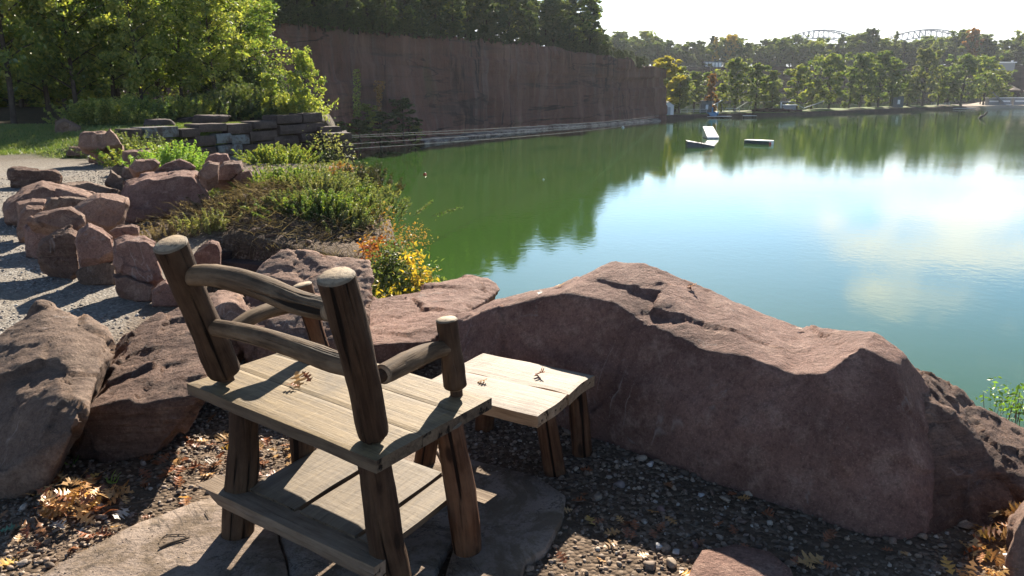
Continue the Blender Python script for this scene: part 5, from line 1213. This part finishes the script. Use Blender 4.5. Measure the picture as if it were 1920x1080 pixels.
# ---- trees of the peninsula
pts_sh = [(u, v) for u, v in ((1180, 229), (1235, 226), (1300, 222), (1410, 219), (1505, 217), (1600, 212.5), (1700, 208), (1830, 203.8), (1960, 199))]
def shore_pt(u, back): v = float(np.interp(u, [a for a, _ in pts_sh], [b for _, b in pts_sh])); p = G(u, v, ZW); k = (p.y+back)/p.y; return Vector((p.x*k, p.y+back, ZW+1.05))
def top_h(p, u, vtop): return W(u, vtop, p.y).z-p.z
for u, vt, key, mt, sx, lab, bk in [(1243,108,'far1','leaf_lime',1.0,'yellow tree at the end of the quarry cliff',5),(1272,140,'far0',None,1.0,'round green tree beside the little white shed',6),(1331,140,'far3','leaf_orange',.8,'small orange tree left of the big shore tree',6),
    (1376,112,'far0',None,.85,'large full tree behind the swimming dock',8),(1352,158,'far1','leaf_mid',.8,'low yellowish tree under the orange tree',5),(1415,121,'far1',None,.9,'tree with rounded top left of the net frame',10),(1446,134,'far3',None,.9,'shorter tree right of the rounded one',9),(1492,122,'far1','leaf_mid',.95,'lighter green tree behind the dark stone bank',9),
    (1552,103,'far4',None,.80,'largest spreading tree standing on the lawn of the shore',9),(1590,130,'far3',None,.8,'narrow tree between two large shore trees',11),(1610,104,'far0',None,.75,'left one of two joined tall trees on the shore',10),(1645,97,'far2',None,.8,'tallest tree in the middle of the shore row',10),(1668,110,'far1','leaf_far',.85,'olive tree right of the tallest shore tree',8),
    (1727,92,'far2','leaf_olive',.7,'greyish thin crowned tree on the shore',9),(1700,150,'far3',None,.7,'small dark tree beside the greyish tree',10),(1757,125,'far1',None,.8,'dark tree left of the broad rightmost tree',9),(1800,104,'far4',None,.85,'broad domed tree at the right of the shore row',8),(1842,108,'far0','leaf_mid',.7,'tree behind the broad domed tree',16)]:
    p = shore_pt(u, bk); put(key, p, top_h(p, u, vt)*1.0, lab, 'trees along the far shore', 'shore_tree', sx=sx*1.25, mat=mt)
for i, u in enumerate([1265, 1300, 1432, 1520, 1630, 1700, 1775, 1865]):
    p = shore_pt(u, 15+i%3*2); put(f'far{(i*2)%5}', p, top_h(p, u, 128+(i*7)%22), 'smaller tree filling the second row of the far shore', 'second row of trees on the far shore', 'shore_tree', sx=1.35)
# ---- treeline on the far cliff
def far_pt(u, off):
    for i in range(len(far_b)-1):
        a, b = far_b[i], far_b[i+1]; k = (u-960)/F/ (cp+0.0)*.98
        den = (b.x-a.x)-k*(b.y-a.y)
        tt = (k*a.y-a.x)/den
        if 0 <= tt <= 1: return Vector((a.x+(b.x-a.x)*tt, a.y+(b.y-a.y)*tt+off, 11.0+off*.01))
    return Vector(((u-960)/F*400, 400+off, 11))
tops = [(1100,80),(1165,60),(1190,72),(1215,64),(1250,74),(1290,85),(1315,80),(1350,66),(1385,70),(1400,88),(1450,68),(1480,75),(1510,72),(1545,80),(1570,78),(1605,55),(1640,75),(1655,66),(1690,82),(1730,72),(1770,78),(1795,57),(1830,62),(1850,86),(1870,88),(1890,70),(1915,55),(1960,55),(2050,70)]
for i in range(170):
    u = 1105+ (2080-1105)*((i*.618034) % 1); row = i % 3; p = far_pt(u, 7+row*7)
    vt = -7+float(np.interp(u, [a for a, _ in tops], [b for _, b in tops]))+rnd.uniform(0, 16)+ (2-row)*5
    H = max(5, top_h(p, u, vt)); mt = None; rr = rnd.random()
    if rr < .12: mt = 'leaf_mid'
    elif rr < .3: mt = 'leaf_dark'
    put(f'far{rnd.randrange(5)}', p, H, 'tree in the wooded line above the far quarry cliff', 'trees above the far quarry cliff', 'distant_tree', sx=rnd.uniform(1.1, 1.5)*(9/H)**.3, mat=mt)
for u, vt, key, mt, lab in [(1355,66,'far2','leaf_yellow','thin yellow topped tree above the far cliff'),(1328,70,'far3','leaf_yellow','small golden tree beside the far building'),(1790,54,'far1','leaf_orange','orange topped tree in front of the right bridge arch'),(1607,54,'far2','leaf_dark','dark ragged tree between the two bridge arches'),(1652,60,'far3',None,'thin spire shaped tree between the arches'),(1912,54,'far2','leaf_dark','tall dark tree at the right edge of the treeline'),(1730,72,'far1','leaf_mid','light green tree below the right arch')]:
    p = far_pt(u, 5); put(key, p, top_h(p, u, vt), lab, None, 'distant_tree', sx=.6 if key == 'far3' else .8, mat=mt)
for i in range(90):
    u = 1110+ 900*((i*.618034) % 1); p = far_pt(u, 1.5+2*rnd.random()); p.z -= rnd.uniform(.5, 2.5); put(f'far{i%5}', p, rnd.uniform(3, 5.5), 'low tree on the rim of the far quarry cliff', 'trees on the rim of the far cliff', 'rim_tree', 'tree', sx=1.6, mat='leaf_dark' if i % 3 else None)
for i in range(60):                     # scrub at the foot and on the slope behind the peninsula
    u = 1250+ 800*((i*.618034) % 1); p = far_pt(u, -5-4*rnd.random()); p.z = ZW-.3; put(f'far{i%5}', p, rnd.uniform(2.5, 6), 'scrubby tree at the foot of the far quarry cliff', 'scrub below the far quarry cliff', 'scrub_tree', 'tree', sx=1.3, mat='leaf_dark')
# ------------------------------------------------------------------ things on the lake and the far shore
M['white'] = plain('white_painted_board', (.78, .78, .76), .5, .4, .06); M['slate'] = plain('dark_grey_board', (.07, .085, .09), .5, .4, .2)
M['grey'] = plain('grey_metal', (.25, .26, .27), .5, .4, .15); M['steel'] = plain('bridge_steel', (.17, .20, .23), .6, .4, .1)
M['blue'] = plain('blue_plastic', (.02, .22, .42), .4, .5, .1); M['red'] = plain('red_plastic', (.55, .05, .03), .4, .5, .1)
M['thatch'] = plain('tan_umbrella_cloth', (.42, .34, .27), .9, .1, .15); M['wood'] = plain('dock_timber', (.30, .25, .20), .85, .2, .25)
M['rope'] = plain('pale_wire_rope', (.26, .26, .25), .7, .2, .1); M['dark'] = plain('dark_timber', (.05, .04, .035), .8, .2, .2)
M['net'] = plain('thin_grey_frame', (.40, .42, .42), .7, .3, .1); M['bankstone'] = cliff_mat('dark_bank_stone', .42, 3.0); M['sand'] = plain('pale_beach_sand', (.40, .34, .27), .95, .1, .12)
def E(name, p, label, cat, group=None): return tag(empty(name, p), label, cat, group)
def pt(mb, name, mat, root, smooth=False): o = mb.build(name, mat, None, smooth=smooth); o.parent = root; return o
# cable ropes from the wall end to the far end of the cliff
for i, (u0, v0, v1, sag, lab) in enumerate([(592, 257, 216, .55, 'topmost wire rope strung from the wall end along the cliff'), (592, 260, 218, .8, 'second wire rope just under the topmost one'), (600, 273.5, 221.5, .55, 'third wire rope nearer the water'), (596, 283, 222.5, .9, 'lowest wire rope above the water')]):
    a = W(u0, v0, 26.3); b = W(1236, v1, 172); mb = MB(); P = [a.lerp(b, k/24)-Vector((0, 0, sag*4*(k/24)*(1-k/24)*.6)) for k in range(25)]
    mb.tube(P, [.006, .014], n=5, capmi=0); tag(mb.build('wire_rope', M['rope'], origin=a), lab, 'rope', 'wire ropes over the lake')
# ramps
pw = G(1332, 259, ZW); r = E('wake_ramp', pw, 'white square wake ramp floating left of centre', 'ramp'); mb = MB()
a, b = .9, 1.4
mb.add([(-.8,-1.6,.05),(.8,-1.6,.05),(.95,1.5,.05),(-.75,1.5,.05),(-.8,-1.5,.22),(.8,-1.5,.22),(.62,1.5,1.5),(-.78,1.5,1.5)], [(4,5,6,7),(0,1,5,4),(1,2,6,5),(2,3,7,6),(3,0,4,7),(0,3,2,1)]); pt(mb, 'ramp_deck', M['white'], r)
mb = MB()
for x in (-.6, 0, .6): mb.tube([(x,-1.0,0), (x,1.1,0)], .16, n=10, capmi=0)
pt(mb, 'float', M['dark'], r, True)
pd = G(1308, 276, ZW); r = E('wake_ramp', pd, 'low dark wake ramp with a pointed right end', 'ramp'); mb = MB()
mb.add([(-1.3,-.5,0),(1.9,-.3,0),(1.9,.4,0),(-1.3,.6,0),(-1.3,-.5,.72),(-1.3,.6,.78),(.55,-.4,.42),(.55,.5,.45),(1.95,-.05,.14),(1.95,.2,.14)], [(4,6,7,5),(6,8,9,7),(0,1,8,6,4),(3,5,7,9,2),(0,4,5,3),(1,2,9,8)]); pt(mb, 'ramp_deck', M['slate'], r)
mb = MB(); mb.bar((.35,-.45,.3),(.2,-.42,.95),.06); mb.bar((.45,-.45,.1),(.7,-.5,-.1),.06); pt(mb, 'post', M['dark'], r)
mb = MB(); mb.box((.1,-.42,.56),(3.0,.05,.05)); pt(mb, 'rail', M['grey'], r)
pf = G(1427, 270, ZW); r = E('float_platform', pf, 'long white floating platform with dark sides, right of the ramps', 'float'); mb = MB()
mb.add([(-1.7,1.3,.42),(-.7,1.6,.42),(1.35,-.3,.42),(.95,-1.15,.42),(.55,-1.1,.42)], [(0,4,3,2,1)]); 
mb.add([(-1.7,1.3,.46),(-.7,1.6,.46),(1.35,-.3,.46),(1.25,-.9,.46),(.6,-1.1,.46),(-1.7,1.3,.36),(-.7,1.6,.36),(1.35,-.3,.36),(1.25,-.9,.36),(.6,-1.1,.36)], [(0,4,3,2,1),(0,5,9,4),(4,9,8,3),(3,8,7,2),(2,7,6,1),(1,6,5,0)]); pt(mb, 'deck', M['white'], r)
mb = MB(); mb.add([(-1.72,1.3,-.1),(.6,-1.12,-.1),(.6,-1.12,.34),(-1.72,1.3,.34),(-1.6,1.4,-.1),(.75,-1.0,-.1),(.75,-1.0,.34),(-1.6,1.4,.34)], [(0,1,2,3),(5,4,7,6),(1,5,6,2),(0,3,7,4),(3,2,6,7)]); pt(mb, 'side_board', M['slate'], r)
mb = MB(); mb.add([(.6,-1.1,-.1),(1.25,-.9,-.1),(1.25,-.9,.35),(.6,-1.1,.35),(.7,-.95,-.1),(1.3,-.7,-.1),(1.3,-.7,.35),(.7,-.95,.35)], [(0,1,2,3),(1,5,6,2),(4,0,3,7),(5,4,7,6)]); pt(mb, 'end_board', M['white'], r)
mb = MB(); mb.add([(.62,-1.12,0),(.95,-1.02,0),(.78,-1.07,.32)], [(0,1,2)]); mb.box((.75,-1.1,.14),(.24,.03,.24)); pt(mb, 'red_marker', M['red'], r)
# buoys
def buoy(u, v, s, mat, lab):
    p = G(u, v, ZW); r = E('buoy', p, lab, 'buoy'); mb = MB(); mb.tube([(0,0,-s*.6),(0,0,-s*.3),(0,0,s*.2),(0,0,s*.7),(0,0,s*1.0)], [s*.35, s*.75, s*.9, s*.6, s*.2], n=14, capmi=0, sub=2); pt(mb, 'float', M[mat], r, True)
    mb = MB(); mb.tube([(0,0,s*.9),(0,0,s*1.25)], s*.14, n=8, capmi=0); pt(mb, 'ring', M['white'], r, True)
buoy(797, 328, .17, 'red', 'red marker buoy on the green water near the left'); buoy(1019, 337, .09, 'white', 'tiny white buoy in the middle of the green water'); buoy(1168, 239.5, .28, 'white', 'white buoy near the cliff far end'); buoy(1237, 226.5, .3, 'white', 'white buoy at the corner of the quarry cliff')
# log sticking out of the water
p = G(1838, 222, ZW); mb = MB(); mb.tube([p+Vector((-.4,0,-.5)), p+Vector((.2,0,.35)), p+Vector((.9,.2,.7)), p+Vector((1.7,.4,1.5))], [.3, .34, .25, .1], n=9, capmi=0, sub=3, wob=.2); tag(mb.build('snag', M['dark'], origin=p, smooth=True), 'dark snag rising from the water near the right edge', 'log')
# shed
p = shore_pt(1251, 2.0); r = E('boat_shed', p, 'small white gabled shed at the foot of the cliff end', 'shed'); mb = MB(); mb.box((0,0,1.0),(2.2,2.2,2.0)); mb.add([(-1.1,-1.1,2),(1.1,-1.1,2),(0,-1.1,2.7),(-1.1,1.1,2),(1.1,1.1,2),(0,1.1,2.7)], [(0,1,2),(4,3,5)]); pt(mb, 'wall', M['white'], r)
mb = MB(); mb.add([(-1.3,-1.3,1.9),(0,-1.3,2.82),(0,1.3,2.82),(-1.3,1.3,1.9),(1.3,-1.3,1.9),(1.3,1.3,1.9)], [(0,1,2,3),(1,4,5,2)]); pt(mb, 'roof', M['grey'], r)
mb = MB(); mb.box((0,-1.12,.8),(.8,.05,1.6)); pt(mb, 'door', M['net'], r)
# docks
def dock(u0, u1, v, dep, lab, hh=.35, mat='white'):
    a, b = G(u0, v, ZW), G(u1, v, ZW); r = E('dock', (a+b)/2, lab, 'dock'); L = abs(b.x-a.x); mb = MB()
    n = max(3, int(L/1.2))
    for i in range(n): mb.box((-L/2+(i+.5)*L/n, dep/2, hh), (L/n*.96, dep, .10))
    pt(mb, 'deck', M[mat], r); mb = MB()
    for s in (-.45, 0, .45): mb.tube([(s*L, dep/2, -.5), (s*L, dep/2, hh)], .12, n=6, capmi=0)
    mb.box((0, .04, hh-.12), (L*.98, .08, .12)); pt(mb, 'float', M['dark'], r)
dock(1317, 1372, 221.3, 2.2, 'long thin dock below the shore gap'); dock(1395, 1419, 220.8, 1.4, 'short bright white dock beside the stone bank', .45)
dock(1636, 1706, 205.5, 3.5, 'long pale boardwalk at the foot of the middle shore trees', .7, 'wood'); dock(1878, 1945, 199.5, 3, 'pale dock at the right beach', .6, 'wood'); dock(1780, 1830, 205, 2, 'low pale dock left of the snag', .3)
# stone bank
a, b = G(1414, 218.8, ZW), G(1503, 217.2, ZW); a.z = b.z = ZW+1.75
o = block_wall('stone_bank', a, b+Vector((0, 2, 0)), lambda f: .25*math.sin(f*5), 4, .6, 1.6, 2.0, [M['bankstone']], 'dark stone retaining bank at the water edge of the far shore', 'bank', 33)
# slide / net frame and equipment
p = shore_pt(1440, 12); r = E('net_frame', p, 'long low net frame with sloping ends on the shore', 'frame'); mb = MB(); q = [(-9,0,0), (-5.5,0,2.2), (6,0,2.2), (9,0,.6), (14,0,2.4)]
for s, t_ in zip(q[:-1], q[1:]): mb.bar(s, t_, .18)
pt(mb, 'top_bar', M['net'], r); mb = MB()
for x in range(-5, 7, 2): mb.bar((x, 0, 0), (x, 0, 2.2), .08)
pt(mb, 'post', M['net'], r)
p = shore_pt(1477, 4); r = E('equipment_hut', p, 'small white topped equipment hut above the stone bank', 'hut'); mb = MB(); mb.box((0,0,.7),(3.2,1.6,1.4)); pt(mb, 'wall', M['grey'], r); mb = MB(); mb.box((.1,0,1.52),(3.8,2.0,.16)); mb.bar((-1.9,0,0),(-1.9,0,2.2),.3); pt(mb, 'roof', M['white'], r)
for u, bk, s, lab in [(1322, 3, 1.5, 'dark kiosk with a light panel at the left of the shore gap'), (1680, 4, 1.8, 'dark crate like hut among the shore trees')]:
    p = shore_pt(u, bk); r = E('kiosk', p, lab, 'kiosk'); mb = MB(); mb.box((0,0,s*.9),(s*1.7,s,s*1.8)); pt(mb, 'wall', M['slate'], r); mb = MB(); mb.box((0,0,s*1.86),(s*1.95,s*1.3,.14)); pt(mb, 'roof', M['dark'], r); mb = MB(); mb.box((.1,-s/2-.02,s*.9),(s*.4,.04,s*.7)); pt(mb, 'sign_panel', M['white'], r)
p = shore_pt(1335, .3); p.z = ZW+.45; r = E('paddle_craft', p, 'bright blue craft tied at the thin dock', 'boat'); mb = MB(); mb.add([(-1.2,0,.1),(-.8,-.5,.0),(.8,-.5,0),(1.3,0,.25),(.8,.5,0),(-.8,.5,0),(-1.3,0,.8),(-.8,-.6,.75),(.8,-.6,.75),(1.6,0,1.0),(.8,.6,.75),(-.8,.6,.75)], [(0,1,7,6),(1,2,8,7),(2,3,9,8),(3,4,10,9),(4,5,11,10),(5,0,6,11),(0,5,4,3,2,1),(6,7,8,9,10,11)]); pt(mb, 'hull', M['blue'], r); mb = MB(); mb.bar((0,0,.6),(0,0,1.9),.3); pt(mb, 'post', M['blue'], r)
p = G(1888, 201, ZW); r = E('paddle_craft', p+Vector((0,-1,0)), 'pale blue craft moored at the right dock', 'boat'); mb = MB(); mb.add([(-2.2,0,-.1),(0,-.8,-.1),(2.2,0,-.1),(0,.8,-.1),(-2.6,0,.7),(0,-1,.55),(2.6,0,.7),(0,1,.55)], [(0,1,5,4),(1,2,6,5),(2,3,7,6),(3,0,4,7),(4,5,6,7)]); pt(mb, 'hull', M['blue'], r); mb = MB(); mb.box((0,0,.8),(1.6,.9,.5)); pt(mb, 'cabin', M['white'], r)
for u, bk, w_, lab in [(1366, 4, 5, 'pale bench like rack under the large shore tree'), (1300, 3, 6, 'low rail on the lawn right of the round green tree'), (1762, 8, 6, 'white railing among the right shore trees')]:
    p = shore_pt(u, bk); r = E('railing', p, lab, 'railing'); mb = MB(); mb.bar((-w_/2,0,.9),(w_/2,0,.9),.12); mb.bar((-w_/2,0,.45),(w_/2,0,.45),.08); pt(mb, 'rail', M['net'], r); mb = MB()
    for i in range(5): mb.bar((-w_/2+i*w_/4,0,0),(-w_/2+i*w_/4,0,.9),.1)
    pt(mb, 'post', M['net'], r)
p = shore_pt(1344, 4); mb = MB(); mb.bar((-.9,0,1.8),(1.1,0,2.9),.9,.1); mb.bar((0,0,0),(0,0,2.3),.12); o = mb.build('sun_sail', M['white']); o.location = p; tag(o, 'small slanting white sail above the shore gap', 'sail')
# beach, umbrellas and pavilion on the right
bp = [G(u, v, ZW+.8) for u, v in ((1800, 198), (1850, 199), (1990, 197), (2000, 187), (1860, 187.5))]; mb = MB(); c = sum(bp, Vector())/5
mb.add([b for b in bp]+[b-Vector((0,0,2)) for b in bp], [(0,1,2,3,4)]+[(i, 5+i, 5+(i+1)%5, (i+1)%5) for i in range(5)]); tag(mb.build('beach', M['sand']), kind='structure')
def umb(p, rad, h, lab):
    r = E('beach_umbrella', p, lab, 'umbrella', 'umbrellas on the right beach'); mb = MB(); mb.tube([(0,0,0),(0,0,h)], .08, n=6, capmi=0); pt(mb, 'pole', M['dark'], r); mb = MB()
    n = 10; vs = [(0,0,h+.9)]+[(rad*math.cos(i*2*math.pi/n), rad*math.sin(i*2*math.pi/n), h) for i in range(n)]+[(rad*.97*math.cos(i*2*math.pi/n), rad*.97*math.sin(i*2*math.pi/n), h-.25) for i in range(n)]
    mb.add(vs, [(0,1+i,1+(i+1)%n) for i in range(n)]+[(1+i,1+n+i,1+n+(i+1)%n,1+(i+1)%n) for i in range(n)]); pt(mb, 'canopy', M['thatch'], r)
for i, (u, v, lab) in enumerate([(1856, 166, 'leftmost of the beach umbrellas'), (1874, 166, 'second beach umbrella from the left'), (1893, 161, 'highest beach umbrella, behind the others'), (1903, 166, 'beach umbrella beneath the highest one'), (1930, 168, 'beach umbrella cut off by the right edge')]):
    q = W(u, v, 300+i*4); umb(Vector((q.x, q.y, ZW+.8)), 1.9, max(2.6, q.z-ZW-1.2), lab)
for i, (u, w_, lab) in enumerate([(1862, 4, 'white counter under the left umbrellas'), (1885, 3.6, 'white kiosk between the umbrellas'), (1912, 5, 'long white counter at the right edge')]):
    q = W(u, 180, 296+i*3); r = E('counter', Vector((q.x, q.y, ZW+.8)), lab, 'counter'); mb = MB(); mb.box((0,0,1.2),(w_,2,2.4)); pt(mb, 'body', M['grey'], r); mb = MB(); mb.box((0,0,2.5),(w_*1.15,2.5,.25)); mb.box((0,-1.04,1.3),(w_*.8,.06,.5)); pt(mb, 'top', M['white'], r)
p = shore_pt(1852, 15); r = E('water_slide', p, 'grey sloping slide at the right end of the shore', 'slide'); mb = MB(); mb.bar((-3,0,7.4),(4.5,-2,.3),1.4,.3); pt(mb, 'chute', M['grey'], r); mb = MB(); mb.bar((-3,0,0),(-3,0,7.2),.3); mb.bar((-1.4,.8,0),(-1.4,.8,5.6),.25); mb.bar((1,0,0),(1,0,3.3),.25); pt(mb, 'support', M['dark'], r)
p = W(1878, 121, 372); r = E('low_building', Vector((p.x, 372, 12)), 'long low white roofed building among trees on the right', 'building'); mb = MB(); mb.box((0,0,-1),(9,5,3.4)); pt(mb, 'wall', M['grey'], r); mb = MB(); mb.box((0,0,.85),(10,6,.5)); mb.box((4.6,0,1.3),(.7,.7,.9)); pt(mb, 'roof', M['white'], r)
p = far_pt(1322, 4); r = E('greenhouse', p+Vector((0,0,-.2)), 'pale panelled building on the rim of the far cliff', 'building'); mb = MB(); mb.box((0,0,1.6),(8,4,3.0)); pt(mb, 'wall', M['grey'], r); mb = MB(); mb.box((0,0,3.2),(8.6,4.6,.3)); pt(mb, 'roof', M['slate'], r)
for i in range(5): mb = MB(); mb.box((-3.2+1.6*i,-2.03,1.6),(1.1,.06,2.3)); pt(mb, 'window', M['white'], r)
# arch bridge beyond the trees
Yb = 900.0
def arch(u0, u1, vp, root, vb=95):
    a, b = W(u0, vb, Yb), W(u1, vb, Yb); pk = W((u0+u1)/2, vp, Yb).z; n = 22
    for dy in (0, 14):
        mb = MB(); up = []; lo = []
        for i in range(n+1):
            f = i/n; x = a.x+(b.x-a.x)*f; s = 1-(2*f-1)**2; up.append(Vector((x, Yb+dy, a.z+(pk-a.z)*s))); lo.append(Vector((x, Yb+dy, a.z-8+(pk-a.z)*s+ (1-s)*2)))
        for L in (up, lo):
            for s, t_ in zip(L[:-1], L[1:]): mb.bar(s, t_, 1.0)
        for i in range(n): mb.bar(up[i], lo[i], .55); mb.bar(up[i], lo[i+1], .5) if i < n/2 else mb.bar(lo[i], up[i+1], .5)
        for i in range(1, n, 2): mb.bar(lo[i], Vector((lo[i].x, lo[i].y, 16)), .3)
        pt(mb, 'arch_truss', M['steel'], root)
    mb = MB()
    for i in range(n+1): f = i/n; x = a.x+(b.x-a.x)*f; s = 1-(2*f-1)**2; mb.bar((x, Yb, a.z+(pk-a.z)*s), (x, Yb+14, a.z+(pk-a.z)*s), .5)
    pt(mb, 'cross_bracing', M['steel'], root)
bc = empty('arch_bridge', (0, 0, 0)); tag(bc, 'steel bridge with two arches beyond the far trees', 'bridge')
arch(1435, 1648, 56, bc); arch(1625, 1860, 55, bc)
mb = MB(); mb.box((W(1640, 100, Yb).x, Yb+7, 16), (520, 14, 2)); pt(mb, 'deck', M['steel'], bc)
for u in (1435, 1640, 1860): mb = MB(); mb.box((W(u, 100, Yb).x, Yb+7, 5), (6, 16, 26)); pt(mb, 'pier', M['net'], bc)
# unused prototypes are removed, helpers cleaned
for k, o in list(TREES.items()):
    if not o['used']:
        for ch in list(o.children): bpy.data.objects.remove(ch)
        bpy.data.objects.remove(o)
for o in COL.objects:
    for p in ('h', 'used'):
        if p in o: del o[p]
HAZE = 0.00012
if HAZE:
    mb = MB(); mb.box((50, 1900, 35), (7700, 4500, 94)); hm = bpy.data.materials.new('haze_air'); hm.use_nodes = True; nt = hm.node_tree; nt.nodes.clear()
    ou = nt.nodes.new('ShaderNodeOutputMaterial'); pv = nt.nodes.new('ShaderNodeVolumePrincipled'); pv.inputs['Density'].default_value = HAZE; pv.inputs['Color'].default_value = (.86, .92, 1, 1); pv.inputs['Anisotropy'].default_value = .3
    nt.links.new(pv.outputs[0], ou.inputs['Volume']); tag(mb.build('haze', hm), kind='stuff')
